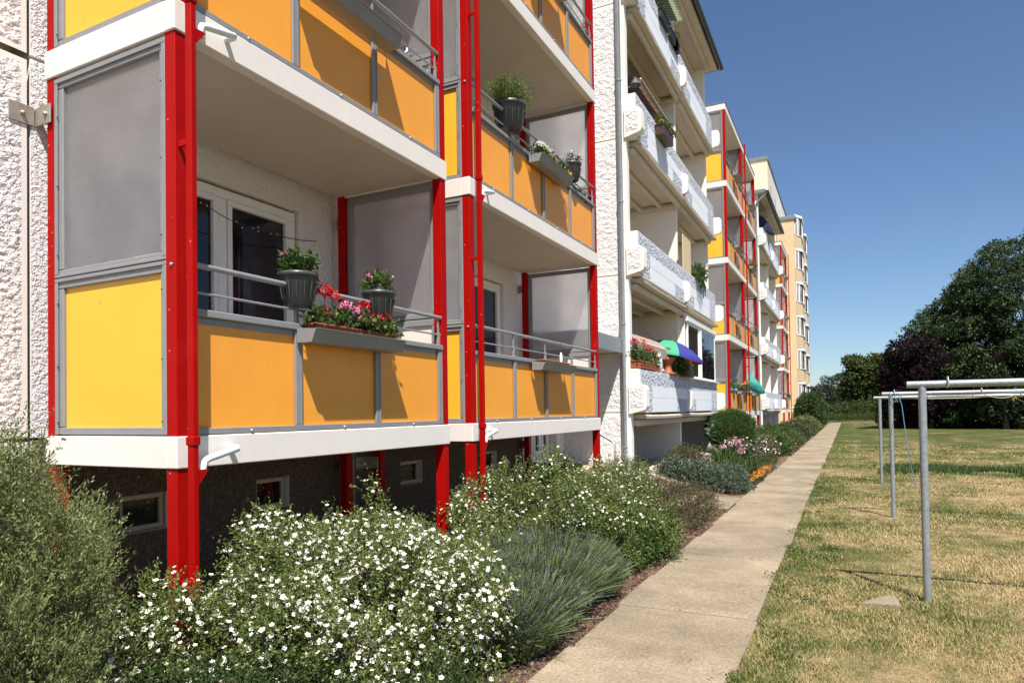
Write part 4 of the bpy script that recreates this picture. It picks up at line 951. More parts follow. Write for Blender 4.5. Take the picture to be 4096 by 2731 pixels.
planter('terracotta_planter', 'terracotta planter of red and pink geraniums on the nearest low balcony', (-3.705, 3.93, 2.262), (.11, 1.04, .145), 'terracotta', 'leaf_green',
        [(.17, .27, .065, 'petred'), (.27, .25, .06, 'petred'), (.15, .10, .05, 'petred'), (.40, .18, .055, 'petpink'), (.50, .15, .05, 'petpink'), (.55, .07, .045, 'petpink'), (.66, .22, .045, 'petred'), (.66, .11, .045, 'petpink'), (.70, .15, .03, 'petred'),
         (.84, .12, .055, 'petred'), (.93, .15, .05, 'petred'), (.96, .12, .05, 'petred'), (1.02, .08, .025, 'petred')], nfol=230, fh=.12, L=.038, W=.032)
foliage(thing('trailing_geranium', 'variegated cream edged geranium leaves in the middle of the terracotta planter', 'plant', (-3.66, 4.58, 2.42)), (0, 0, .03), (.05, .15, .06), 40, .05, .045, 'leaf_lone')
t = thing('glass_jar', 'small amber glass jar behind the left end of the geraniums', 'jar', (-3.86, 4.10, 2.41)); part('jar_glass', MB().lathe([(.001, 0), (.035, 0), (.038, .07), (.03, .08)], n=14), 'amber', t)
t = thing('fairy_lights', 'string of tiny lights hung across the nearest balcony door', 'string lights', (-5.1, 4.2, 3.5))
ln = sag((0, -.15, .12), (0, .5, .02), .05) + sag((0, .5, .02), (0, 1.3, .07), .03)
part('wire', MB().tube(ln, .005, 4), 'black', t)
for i in range(16): q = ln[int(i * 1.3) % len(ln)]; part('bulb', MB().ball((q[0] + .01, q[1], q[2] - .03 + .02 * (i % 3)), .007, 6), 'plastwhite', t)
# second tower
planter('empty_planter', 'empty terracotta planter lying on the tray of the second low balcony', (-3.705, 8.22, 2.262), (.11, .95, .13), 'terracotta', 'leaf_green', [], 0)
t = thing('plant_label_lamp', 'small white plastic lamp hook on the second low balcony rail', 'lamp', (-3.76, 9.12, 2.40)); part('lamp_body', MB().lathe([(.02, 0), (.025, .1), (.012, .15), (.001, .16)], n=10), 'plastwhite', t); part('lamp_hook', MB().tube([(0, 0, .16), (0, .01, .27), (0, .04, .31)], .004, 5), 'black', t)
potted('large dark pot with two rosemary tufts on the second tower above', 'flower pot', (-3.80, 7.62, 5.29), .21, .33, 'leaf_dark', (.10, .05), [], n=30, L=.04, W=.008)
for i, (yy, hh) in enumerate(((7.50, .24), (7.82, .36))):
    t = thing('rosemary', ('bushy rosemary tuft at the left of the large dark pot', 'taller rosemary tuft at the right of the large dark pot')[i], 'plant', (-3.80, yy, 5.60))
    V, v, p, d = sprigs([((0, 0, hh * .3), (.13, .13, hh * .45))], 170, 34, .20, .030, .009, up=1.6, spread=.25, inner=.2, zmin=-9, lspread=.7); part('foliage', arr('foliage', V, 4, 'leaf_pot', v), None, t)['kind'] = 'stuff'
planter('flower_box', 'dark box of white blossoms on the second tower tray', (-3.70, 8.20, 5.06), (.12, .36, .13), 'anthracite', 'leaf_green', [(.04 + .08 * i, .09 + .03 * (i % 2), .075, 'white') for i in range(5)], 60, fh=.12)
planter('flower_box', 'box of orange and purple pansies beside the white blossoms', (-3.70, 8.60, 5.06), (.12, .68, .10), 'brownbox', 'leaf_green', [(.05 + .065 * i, .06 + .03 * (i % 2), .036, 'petmix') for i in range(12)], 120, fh=.1)
potted('dark pot of pale lilac flowers on the second tower rail', 'flower pot', (-3.80, 9.78, 5.30), .15, .27, 'leaf_sage', (.15, .12), [(.10 * cos(i), .12 * sin(i), .09 + .02 * (i % 3), .04, 'petpale') for i in range(9)], n=50, L=.04, W=.02)
planter('flower_box', 'brown box of yellow and red flowers at the far end of second tower', (-3.93, 9.6, 5.02), (.13, .9, .16), 'brownbox', 'leaf_green', [(.1, .1, .04, 'petmix'), (.3, .14, .035, 'petpale'), (.5, .12, .035, 'petyellow'), (.7, .1, .04, 'petyellow'), (.82, .12, .05, 'petred')], 110, fh=.16)
for i in range(3):
    t = thing('garden_ornament', ('amber round ornament, leftmost behind the upper rail of nearest tower', 'middle round metal ornament behind the upper rail of nearest tower', 'rightmost round metal ornament behind the upper rail of nearest tower')[i], 'ornament', (-3.86, 5.05 + i * .21, 5.215), 0, 'ornaments on upper balcony'); part('ornament_body', MB().lathe([(.001, 0), (.035, .01), (.05, .05), (.03, .09), (.02, .1), (.03, .12), (.001, .15)], n=12), 'amber' if i == 0 else 'zinc', t)
# loggia W1 ground row (parapet top z = 2.515)
PZ = 2.516
planter('planter_box', 'brown slatted box of red geraniums at left end of the lowest white parapet', (-3.78, 13.04, PZ), (.20, 1.15, .17), 'terracotta', 'leaf_green',
        [(.05, .36, .09, 'petred'), (.25, .18, .06, 'petpink'), (.55, .38, .09, 'petred'), (.68, .26, .11, 'petred'), (.85, .30, .09, 'petred'), (1.0, .24, .09, 'petred'), (.95, .06, .07, 'white'), (1.08, .03, .06, 'white'), (.75, .1, .05, 'white'), (1.12, -.0, .06, 'petred')], 260, slats=True, fh=.24, L=.05, W=.04)
planter('planter_box', 'small reddish trough of red blossoms beside the grey squirrel', (-3.78, 14.25, PZ), (.18, .38, .14), 'terracotta', 'leaf_green', [(.1, .12, .05, 'petred'), (.22, .2, .05, 'petred')], 70, fh=.16)
t = thing('squirrel_statue', 'pale grey squirrel statue sitting on the lowest white parapet', 'statue', (-3.78, 14.86, PZ))
mb = MB(); mb.ball((0, 0, .13), (.10, .15, .14), 12); mb.ball((.03, .08, .05), (.10, .16, .06), 10); mb.ball((0, -.05, .24), (.08, .09, .10), 12); mb.ball((.0, .05, .20), (.07, .07, .12), 10)
part('body', mb, 'greystatue', t); mb = MB(); mb.ball((.02, -.06, .37), (.07, .09, .065), 12); mb.ball((.04, -.12, .355), (.035, .04, .03), 8); part('head', mb, 'greystatue', t)
for s in (-1, 1): part('ear', MB().ball((.02 + s * .04, -.04, .435), (.015, .025, .035), 8), 'greystatue', t)
mb = MB(); mb.tube([(-.02, .16, .05), (-.02, .24, .18), (-.02, .22, .32), (-.02, .27, .38)], [.04, .06, .055, .02], 8); part('tail', mb, 'greystatue', t)
t = thing('plant_column', 'red brown plant column overgrown with green ivy on the lowest parapet', 'planter', (-3.78, 15.75, PZ))
part('column', MB().lathe([(.001, 0), (.17, 0), (.17, .04), (.10, .07), (.09, .24), (.12, .30), (.17, .34), (.18, .40), (.14, .40), (.001, .38)], n=16), 'terracotta', t)
part('tray', MB().box(-.15, .15, -.35, .55, -.012, .03, c=.006), 'terracotta', t)
foliage(t, (0.02, .5, .34), (.15, .48, .24), 330, .055, .035, 'leaf_green'); 
t = thing('trailing_plant', 'green ivy hanging over the right of the plant column', 'plant', (-3.70, 16.55, PZ)); foliage(t, (0, 0, .22), (.13, .33, .25), 190, .055, .035, 'leaf_green')
t = thing('solar_lamp', 'small solar garden lamp stuck in the ivy column', 'lamp', (-3.78, 15.72, PZ + .40)); part('stake', MB().tube([(0, 0, 0), (0, 0, .12)], .014, 8), 'steel', t)
part('lantern', MB().lathe([(.03, .12), (.055, .2), (.055, .205)], n=12), 'plastwhite', t); part('cap', MB().lathe([(.12, .195), (.09, .22), (.03, .25), (.001, .255)], n=14), 'darkgrey', t)
t = thing('solar_lamp', 'small solar garden lamp among the red geraniums', 'lamp', (-3.80, 14.1, PZ + .17)); part('stake', MB().tube([(0, 0, 0), (0, 0, .22)], .012, 8), 'steel', t); part('cap', MB().lathe([(.11, .22), (.08, .25), (.03, .28), (.001, .285)], n=14), 'darkgrey', t)
planter('planter_box', 'dark slatted box of red geraniums at right end of the lowest parapet', (-3.66, 16.65, PZ + .0), (.20, 1.0, .15), 'brownbox', 'leaf_green', [(.0, .26, .10, 'petred'), (.35, .28, .08, 'petred'), (.55, .20, .07, 'petred'), (.8, .24, .07, 'petred'), (.5, .1, .05, 'petviolet')], 110, slats=True, fh=.18)
# colourful parasol
def parasol(label, top, axis, R, H, cols, pole_m='steel', n=8, sagv=.10):
    t = thing('parasol', label, 'parasol', top); z = Vector(axis).normalized(); t.rotation_euler = Vector((0, 0, 1)).rotation_difference(z).to_euler()
    for k in range(n):
        a0, a1 = 2 * pi * k / n, 2 * pi * (k + 1) / n; P = []
        for i in range(7):
            f = i / 6; row = []
            for j in range(6):
                a = a0 + (a1 - a0) * j / 5; bul = sin(pi * j / 5)
                r = R * f * (1 - .06 * bul); row.append((r * cos(a), r * sin(a), -H * f ** 2.0 + .03 * bul * f * (1 - f)))
            P.append(row)
        P.append([(x, y_, z_ - sagv * .6 * (.6 + .4 * sin(pi * j / 5))) for j, (x, y_, z_) in enumerate(P[-1])])
        o = part('canopy_panel', MB().grid(P), cols[k % len(cols)], t)
    mb = MB()
    for k in range(n): a = 2 * pi * k / n; mb.tube([(R * f * cos(a), R * f * sin(a), -H * f ** 2 - .01) for f in (0, .3, .6, .8, 1)], .005, 4)
    part('rib', mb, 'steel', t, kind='stuff'); part('pole', MB().tube([(0, 0, -1.5), (0, 0, .06)], .014, 8), pole_m, t)
    return t
parasol('green, blue and red striped parasol tilted over the lowest white parapet', (-3.80, 16.35, 3.36), (.26, .06, 1), .84, .34, ['c_red', 'c_yel', 'c_mint', 'c_brown', 'c_mint', 'c_blue'], n=6)
parasol('turquoise parasol tilted over the low balcony of the far paired towers', (-4.1, 32.0, 3.30), (.55, .25, 1), 1.15, .42, ['c_teal'])
parasol('navy blue parasol hanging out of the top floor of the far loggias', (-3.95, 38.2, 12.0), (.75, -.25, .75), 1.15, .35, ['navy'])
def awning(label, x0, z0, x1, z1, y0, y1, m, val=.22, name='awning', cat='awning'):
    t = thing(name, label, cat, (x1, (y0 + y1) / 2, z1)); n = 40; yc = (y0 + y1) / 2
    P = [[(x0 - x1 + (x1 - x0) * i / 4, y0 - yc + (y1 - y0) * j / n, z0 - z1 + (z1 - z0) * i / 4 - .05 * sin(pi * i / 4)) for j in range(n + 1)] for i in range(5)]
    part('cloth', MB().grid(P), m, t)
    part('front_bar', MB().tube([(0, y0 - yc, 0), (0, y1 - yc, 0)], .018, 8), 'plastwhite', t)
    P = [[(.012 + .018 * sin(j * 1.9) * i / 3, y0 - yc + (y1 - y0) * j / n, -val * i / 3 * (1 - (.25 * (j % 4 == 0)) * (i == 3))) for j in range(n + 1)] for i in range(4)]
    part('valance', MB().grid(P), m, t)
    for yy in (y0 - yc + .1, y1 - yc - .1): part('arm', MB().tube([(0, yy, 0), (x0 - x1, yy, -.35)], .011, 6), 'plastwhite', t)
awning('beige and rust striped awning over the lowest white loggia', -4.9, 4.28, -3.78, 3.09, 13.2, 15.75, 'awn_stripe', .24)
awning('brown striped awning half out on the third floor white loggia', -5.1, 9.55, -3.80, 8.74, 13.9, 17.1, 'awn_dark', .16)
awning('greenish striped awning reaching out of the top white loggia', -5.1, 12.25, -3.55, 11.55, 13.4, 17.1, 'awn_green', .05)
awning('striped awning inside the low far paired balcony', -5.1, 3.75, -4.35, 3.2, 25.6, 28.0, 'awn_stripe', .16)
t = thing('bell', 'small dark bell shaped lamp under the brown striped awning', 'lamp', (-3.88, 13.75, 8.55)); part('shade', MB().lathe([(.12, 0), (.09, .05), (.04, .12), (.015, .16)], n=14), 'darkgrey', t); part('arm', MB().tube([(0, 0, .16), (-.2, -.3, .1), (-.35, -.55, .02)], .008, 5), 'black', t)
t = thing('privacy_screen', 'weathered beige screen board standing on the second floor white loggia', 'screen', (-3.68, 17.15, 4.45))
mb = MB(); mb.box(-.02, .0, 0, .98, .42, 1.72, c=.006); part('board', mb, 'board', t)
t = thing('trailing_plant', 'green spider plant hanging over the second floor white parapet', 'plant', (-3.72, 19.0, 5.28))
foliage(t, (0, 0, .12), (.2, .5, .22), 150, .16, .03, 'leaf_green', up=.5); mb = MB()
for i in range(5): mb.tube([(.12, -.2 + .12 * i, .05), (.2, -.2 + .13 * i, -.15), (.17, -.18 + .13 * i, -.3 - .1 * (i % 3))], .012, 4)
part('tendril', mb, 'leaf_green', t, kind='stuff')
planter('flower_box', 'dark box of orange pansies clamped outside the third floor white parapet', (-3.56, 14.5, 7.72), (.20, .85, .22), 'brownbox', 'leaf_green', [(.08 + .1 * i, .08 + .05 * (i % 2), .05, 'petorange' if i % 2 else 'petyellow') for i in range(8)], 120, fh=.2)
for i, yy in enumerate((15.0, 15.9, 16.4)):
    planter('flower_box', ('black box with a leafy stalk, nearest on the top white parapet', 'black box in the middle of the top white parapet', 'black box at the far end of the top white parapet')[i], (-3.68, yy, 10.60), (.18, .75 if i < 2 else .45, .2), 'black', 'leaf_dark', [], 30, fh=.15)
for i, yy in enumerate((15.2, 15.75, 16.8)):
    t = thing('bottle', ('pale glass bottle nearest on the top white parapet', 'green glass bottle between the black boxes on the top parapet', 'dark bottle at the far end of top white parapet')[i], 'bottle', (-3.80, yy, 10.815)); part('glass_body', MB().lathe([(.001, 0), (.05, 0), (.05, .18), (.02, .25), (.02, .33), (.001, .335)], n=12), ('plastwhite', 'leaf_sage', 'black')[i], t)
# far paired balcony low floor
potted('lime green pot of violet flowers on the far low balcony', 'flower pot', (-3.74, 25.85, 2.42), .13, .20, 'leaf_green', (.14, .14), [(.08 * cos(i * 1.3), .1 * sin(i * 1.3), .14 + .02 * (i % 2), .05, 'petviolet') for i in range(6)], potm='c_mint', fl=False, n=40)
planter('flower_box', 'grey box of mixed pansies on the far low balcony tray', (-3.70, 26.78, 2.265), (.12, 1.1, .14), 'anthracite', 'leaf_green', [(.06 + .11 * i, .12 + .05 * (i % 3), .06, ('petmix', 'petpink', 'petorange')[i % 3]) for i in range(10)], 120, fh=.2)
planter('flower_box', 'box of white and orange flowers beside the downpipe of far pair', (-3.72, 28.5, 2.40), (.15, .85, .14), 'anthracite', 'leaf_green', [(.06 + .11 * i, .14 + .05 * (i % 3), .06, ('white', 'petorange', 'petmix')[i % 3]) for i in range(7)], 90, fh=.2)
planter('flower_box', 'box with dry orange flowers on the far pair, third floor', (-3.70, 31.1, 7.865), (.12, 1.0, .14), 'brownbox', 'leaf_brown', [(.1 + .15 * i, .14, .06, 'petorange') for i in range(6)], 100, fh=.25)
planter('flower_box', 'pale green box of plants on the farthest tower low balcony', (-3.70, 49.65, 2.265), (.12, 1.0, .14), 'c_mint', 'leaf_green', [], 100, fh=.2)

# ------------------------------------------------------------------ trees, hedge
def tree(name, label, base, crown, nclump, clump_r, ns, m, L, W, leafm, trunk_r=.15, barkm='bark', group=None, trunks=1, namp=.15, minz=.3, forks=6):
    bx, by = base; t = thing(name, label, 'tree', (bx, by, 0), 0, group)
    p, nm = shell(crown, nclump, .45, minz, .12)
    mb = MB()
    top = max(c[2] + r[2] for c, r in crown) * .8
    for k in range(trunks):
        ox = (k - (trunks - 1) / 2) * .5; mb.tube([(ox, 0, -.1), (ox * 1.3, .05, top * .35), (ox * 1.8 + .1, -.1, top * .7), (ox * 2, 0, top)], [trunk_r * 1.2, trunk_r * .9, trunk_r * .5, trunk_r * .12], 8)
    part('trunk', mb, barkm, t)
    mb = MB()
    for i in range(min(nclump, forks * 6)):
        q = p[i] - np.array([bx, by, 0]); s = max(.6, q[2] * .55); mb.tube([(0, 0, s), (q[0] * .5, q[1] * .5, (s + q[2]) * .5 + .2), tuple(q)], [trunk_r * .35, trunk_r * .2, trunk_r * .06], 5, caps=False)
    part('limb', mb, barkm, t, kind='stuff')
    ells = [(pp, (clump_r * random.uniform(.7, 1.3), clump_r * random.uniform(.7, 1.3), clump_r * random.uniform(.45, .8))) for pp in p]
    V, v, _, _ = sprigs(ells, ns, m, clump_r * .35, L, W, up=.3, spread=.6, inner=.5, zmin=minz * .6, namp=namp, lspread=1.2)
    # per clump tone
    part('crown', arr('crown', V - np.array([bx, by, 0]), 4, leafm, v), None, t)['kind'] = 'stuff'
    return t
gt = 'trees edging the far side of the lawn'
tree('copper_maple', 'dark copper leaved maple at the left end of the big trees', (5.4, 58), [((4.6, 58, 3.8), (1.8, 2.4, 3.2)), ((3.5, 58, 4.0), (1.0, 1.6, 1.7)), ((5.6, 58, 2.6), (1.4, 1.8, 2.2))], 80, .75, 5200, 9, .16, .12, 'leaf_copper', group=gt)
tree('maple_tree', 'dark green maple rising behind the copper maple', (7.2, 61), [((6.6, 61, 5.6), (2.3, 3, 4.0)), ((7.9, 61, 8.4), (2, 2.5, 3.6)), ((9.2, 59, 6.5), (2.2, 2, 3.5)), ((7.5, 60, 3.4), (2.8, 2.5, 3.2)), ((10.3, 57, 3.2), (2.8, 1.8, 3.1)), ((7.4, 57.6, 3.0), (1.5, 1.4, 2.9))], 205, .8, 11500, 9, .16, .12, 'leaf_maple', group=gt)
tree('copper_maple', 'small dark copper leaved maple among the green trees in front of the birch', (9.6, 56), [((8.5, 57, 3.6), (1.2, 1.4, 1.6))], 30, .65, 1500, 9, .15, .12, 'leaf_copper', group=gt)
tree('birch_tree', 'tall birch with pale limbs at the right edge of the picture', (11.6, 60), [((10.9, 60, 8.4), (2.8, 3.2, 5.4)), ((13.6, 60, 8), (3.2, 3, 6.2)), ((9.6, 60, 9.6), (2.0, 2, 3.6)), ((12.3, 58, 5), (2.3, 2, 4.4))], 240, .75, 15000, 9, .13, .10, 'leaf_birch', barkm='birchbark', group=gt, forks=9, trunk_r=.13)
tree('lone_maple', 'round yellow green maple with twin trunks standing alone beyond the lawn', (2.3, 105), [((2.3, 105, 5.6), (2.5, 2.5, 3.4)), ((.9, 105, 4.6), (1.7, 2, 2.2)), ((3.8, 105, 4.6), (1.7, 2, 2.2))], 80, 1.0, 4200, 9, .28, .22, 'leaf_lone', trunks=2, group=gt, minz=2.0)
for i, (x, y_, h, r) in enumerate(((-4.6, 112, 5.2, 1.3), (-2.2, 116, 7.0, 1.8), (-.6, 118, 7.6, 1.9), (-6.5, 118, 6.0, 1.6), (.9, 122, 7.4, 2.0))):
    tree('pine_tree', ('small dark pine just right of the yellow building', 'taller dark pine left of the lone maple', 'dark pine touching the left of the lone maple', 'dark pine partly behind the yellow building', 'dark pine behind the lone maple')[i],
         (x, y_), [((x, y_, h * .45), (r, r, h * .5)), ((x, y_, h * .75), (r * .5, r * .5, h * .25))], 40, .6, 1500, 10, .26, .05, 'needle', group='dark pines far beyond the lawn', trunk_r=.14)
# far low wood and light shrubs
def mass(name, label, ells, ns, m, sl, L, W, mt_, up=.4):
    V, v, p, d = sprigs(ells, ns, m, sl, L, W, up=up, spread=.7, inner=.5, zmin=.02, lspread=1.2); o = put(name, arr(name, V, 4, mt_, v)); o['kind'] = 'stuff'; tag(o, label, 'bushes'); return o
mass('far_wood', 'dark mass of far woodland closing the horizon beyond the lawn', [((x, 150 + 10 * sin(x), 2), (6, 5, 4 + 1.5 * sin(x * .7))) for x in range(-60, 90, 7)], 6000, 7, 1, .5, .4, 'leaf_maple')
mass('light_shrubbery', 'light green shrubs behind the lone maple', [((x, 100 + 2 * sin(x * 3), .9), (1.4, 1.2, 1.3 + .4 * sin(x * 5))) for x in np.arange(-5, 4.5, 1.1)], 3600, 8, .3, .16, .12, 'leaf_lone')
mass('undergrowth', 'dark undergrowth under the big trees on the right', [((x, 62 + .6 * sin(x * 2), 1.2), (1.3, 1.5, 1.9)) for x in np.arange(3.4, 17, 1.4)], 5200, 8, .3, .18, .14, 'leaf_dark')
mass('tall_meadow_grass', 'uncut tall grass strip at the far end of the lawn', [((x, 92, .1), (1.2, 1.6, .5)) for x in np.arange(-4.5, 7, 1.4)], 2600, 8, .3, .35, .02, 'leaf_lone', 1.5)
ells = [((-2.85 + .12 * math.sin(y_), y_, 1.15), (1.0, 1.7, 1.72 - .022 * (y_ - 57))) for y_ in (57.5, 60, 62.5, 65, 67.5, 70, 72.5, 75)]
shrub('hedge', 'tall clipped dark green hedge at the end of the path', 'hedge', ells, 9500, 8, .14, .11, .08, 'leaf_hedge', up=.2, spread=.5, inner=.75, namp=.04)

# ------------------------------------------------------------------ shrubs in the bed
fb, fmi = flower_mesh('potentilla', .0165, 5)
fme = arr('flower', fb, 4, ['white', 'petyellow'], np.full(len(fmi), .6), fmi)
def white_flowers(n_ind, n_stuff, base=fb, mi=fmi, me=fme, size=(.8, 1.25), bias=None, near=None):
    def f(t, p, d, off):
        k = n_ind + n_stuff
        wgt = np.ones(len(p)) if bias is None else np.maximum(bias(p, d), 0)
        wgt = wgt * (rng.random(len(p)) ** 2 + .05) * (np.maximum(vnoise(p[:, 0] * 6 + p[:, 2] * 4, p[:, 1] * 6 + p[:, 2] * 3, 77) - .40, 0) ** 1.6 + .006)
        sel = rng.choice(len(p), min(k, (wgt > 0).sum()), replace=False, p=wgt / wgt.sum())
        P = p[sel] + d[sel] * .05 + rng.normal(size=(len(sel), 3)) * .035; cam_dir = nrmz(np.array([0, 0, 1.7]) - P)
        N = nrmz(d[sel] * .6 + np.array([.2, -.25, .7]) + rng.normal(size=(len(sel), 3)) * .45); sc = rng.uniform(size[0], size[1], len(sel))
        vis = (N * cam_dir).sum(1) * 1.0 / np.linalg.norm(P - np.array([0, 0, 1.7]), axis=1) * sc + rng.random(len(sel)) * .02; order = np.argsort(-vis)
        P -= off; a = order[:n_ind]; b = order[n_ind:]
        for i in a:
            o = put('flower', me, t, tuple(P[i])); z = Vector(N[i]); o.rotation_euler = z.to_track_quat('Z', 'Y').to_euler(); o.scale = (sc[i],) * 3
        if len(b):
            V, mi2 = place_flowers(base, mi, P[b], N[b], sc[b]); o = part('flowers', arr('flowers', V, 4, [me.materials[0].name and 'white', 'petyellow'], rng.random(len(mi2)), mi2), None, t); o['kind'] = 'stuff'
    return f
top_bias = lambda p, d: (d[:, 2] + .25) * (d[:, 0] * .5 + .9) * (p[:, 2] > .15)
pe1 = [((-3.62, 2.62, .16), (.38, .36, .34)), ((-2.95, 3.5, .31), (.78, .70, .56)), ((-2.65, 3.75, .22), (.52, .50, .46)), ((-3.3, 2.95, .24), (.60, .62, .46)), ((-2.60, 3.30, .15), (.58, .62, .40)), ((-3.15, 4.25, .28), (.50, .50, .42))]
shrub('potentilla_bush', 'large white flowering bush in front of the nearest tower', 'bush',
      clumpy(pe1, 95, .17, rise=.05) + [((-3.16, 3.98, .98), (.05, .05, .24)), ((-3.18, 4.02, .8), (.09, .09, .16)), ((-3.1, 3.0, .82), (.05, .22, .06)), ((-3.12, 2.84, .92), (.05, .08, .05)), ((-3.2, 3.5, .85), (.05, .05, .2))],
      11500, 15, .13, .024, .0105, 'leaf_pot', nstem=120, flowers=white_flowers(300, 5200, size=(.72, 1.2), bias=lambda p, d: top_bias(p, d) * (.25 + sst(2.7, 3.7, p[:, 1]))), up=.8, spread=.5, inner=.6, stem_r=.004, namp=.05)
pe2 = [((-2.95, 6.9, .36), (.85, .9, .52)), ((-2.65, 7.8, .30), (.75, .95, .50)), ((-3.3, 6.4, .32), (.6, .7, .5))]
shrub('potentilla_bush', 'white flowering bush beside the path behind the lavender', 'bush', clumpy(pe2, 70, .19, rise=.05),
      7600, 13, .14, .028, .014, 'leaf_pot', nstem=80, flowers=white_flowers(200, 1500, size=(.75, 1.2), bias=lambda p, d: top_bias(p, d) * (p[:, 2] > .4)), up=.8, spread=.5, inner=.6, stem_r=.004, namp=.05)
shrub('leafy_shrub', 'fresh green leafy plant growing out before the second white bush', 'shrub', [((-2.45, 7.25, .2), (.55, .75, .35)), ((-2.25, 7.9, .15), (.4, .6, .25))], 1500, 9, .14, .05, .022, 'leaf_green', nstem=40, up=.6, spread=.6, inner=.5)
br = [((-4.2, 2.2, .55), (.32, .30, .78)), ((-3.76, 1.62, .62), (.50, .50, .84)), ((-3.62, 1.25, .55), (.55, .55, .98)), ((-3.95, 2.0, .50), (.40, .36, .64)), ((-3.5, 1.72, .25), (.40, .38, .44)), ((-3.25, 1.10, .3), (.5, .5, .66))]
def plumes(ells, k, a, h):
    p, nm = shell(ells, k, .7, .05, .2)
    return [((q[0] + d[0] * .05, q[1] + d[1] * .05, q[2] + .04), (a * random.uniform(.6, 1.2), a * random.uniform(.6, 1.2), h * random.uniform(.6, 1.3))) for q, d in zip(p, nm)]
shrub('broom_shrub', 'tall feathery grey green shrub at the left edge of the picture', 'shrub', plumes(br, 125, .085, .20) + [(c, tuple(x * .7 for x in r_)) for c, r_ in br],
      12500, 24, .20, .024, .0075, 'leaf_broom', nstem=240, up=1.3, spread=.25, inner=.5, lspread=.45, stem_r=.004, namp=.1)
shrub('ground_shrub', 'low dark small leaved shrub at the bottom edge of the picture', 'shrub', [((-2.75, 2.55, .08), (.6, .5, .30)), ((-2.25, 3.0, .05), (.45, .5, .26)), ((-3.3, 2.2, .05), (.5, .5, .28)), ((-2.3, 2.4, .0), (.5, .5, .22))], 3600, 13, .12, .020, .011, 'leaf_cot', nstem=80, up=.7, spread=.6, inner=.5, stem_r=.003)
# lavender: upright stems with flower spikes
def lavender(label, clumps, ns):
    cx = np.mean([c[0] for c in clumps]); cy = np.mean([c[1] for c in clumps]); t = thing('lavender', label, 'lavender', (cx, cy, 0))
    k = rng.integers(0, len(clumps), ns); c = np.array(clumps)[k]
    th = rng.uniform(0, 2 * pi, ns); rr = np.sqrt(rng.random(ns)); r = c[:, 2]
    bx = c[:, 0] + r * .55 * rr * np.cos(th); by = c[:, 1] + r * .55 * rr * np.sin(th)
    h = c[:, 3] * rng.uniform(.55, 1.1, ns) * (1 - .25 * rr ** 2)
    tipx = bx + r * .75 * rr * np.cos(th) + rng.normal(size=ns) * .04; tipy = by + r * .75 * rr * np.sin(th) + rng.normal(size=ns) * .04
    B = np.stack([bx, by, np.zeros(ns)], 1); T = np.stack([tipx, tipy, h], 1); Mi = B * .45 + T * .55 + np.array([0, 0, .06])
    w_ = .0032; s = nrmz(np.cross(T - B, rdir(ns))) * w_
    V = np.concatenate([np.stack([B - s, B + s, Mi + s, Mi - s], 1), np.stack([Mi - s, Mi + s, T + s * .6, T - s * .6], 1)]).reshape(-1, 3)
    off = np.array([cx, cy, 0]); part('foliage', arr('foliage', V - off, 4, 'leaf_lav', np.tile(rng.random(ns), 2)), None, t)['kind'] = 'stuff'
    # small leaves low down
    n2 = ns * 3; q = rng.integers(0, ns, n2); f = rng.uniform(.1, .75, n2)[:, None]; P = B[q] * (1 - f) + T[q] * f
    part('leaves', arr('leaves', leaves(P - off, nrmz((T - B)[q]) + rng.normal(size=(n2, 3)) * .35, .035, .004), 4, 'leaf_lav', rng.random(n2)), None, t)['kind'] = 'stuff'
    m = rng.random(ns) < .26; Tm = T[m]; dv = nrmz(T[m] - Mi[m]); P = Tm[:, None] - dv[:, None] * rng.uniform(-.0, .045, (len(Tm), 5))[..., None]
    part('flower_spikes', arr('flower_spikes', leaves(P.reshape(-1, 3) - off, np.repeat(dv, 5, 0) + rng.normal(size=(len(Tm) * 5, 3)) * .6, .012, .008), 4, 'lavender', rng.random(len(Tm) * 5)), None, t)['kind'] = 'stuff'
lavender('lavender clump spilling to the path between the two white bushes', [(-2.25, 4.6, .42, .46), (-2.35, 5.15, .48, .52), (-2.5, 5.8, .5, .56), (-2.2, 5.75, .35, .40), (-2.7, 4.9, .45, .52), (-2.85, 5.5, .45, .56), (-2.9, 6.1, .45, .56), (-2.5, 4.5, .40, .48), (-2.15, 4.22, .34, .42), (-2.45, 4.15, .36, .46)], 26000)
shrub('berry_shrub', 'low bronze green shrub beside the path before the side path', 'shrub', [((-2.45, 9.9, .22), (.62, .95, .36)), ((-3.05, 9.4, .25), (.55, .8, .42)), ((-2.35, 10.7, .18), (.5, .55, .32))], 3200, 12, .13, .024, .012, 'leaf_brown', nstem=60, up=.6, spread=.6, inner=.55)
shrub('berry_shrub', 'taller twiggy reddish shrub by the rain pipe', 'shrub', [((-3.2, 10.4, .42), (.5, .7, .42)), ((-3.35, 11.15, .45), (.35, .4, .35))], 900, 12, .2, .026, .012, 'leaf_brown', nstem=60, up=1.0, spread=.6, inner=.5)
# beyond the side path
shrub('sage_plant', 'grey green sage mound at the corner of the side path', 'plant', [((-2.3, 14.15, .2), (.50, .55, .30)), ((-2.75, 14.1, .22), (.45, .5, .32))], 900, 12, .13, .065, .020, 'leaf_sage', nstem=40, up=.7, spread=.6)
shrub('variegated_shrub', 'light variegated shrub left behind the sage', 'shrub', [((-3.1, 14.6, .40), (.45, .6, .42)), ((-3.35, 15.3, .42), (.4, .5, .40))], 1300, 11, .15, .035, .02, 'leaf_brown', nstem=30, up=.7)
shrub('leafy_shrub', 'small bluish leafy shrub at the gravel edge', 'shrub', [((-3.25, 13.85, .35), (.3, .35, .28))], 450, 10, .14, .05, .03, 'leaf_sage', nstem=20, up=.9)
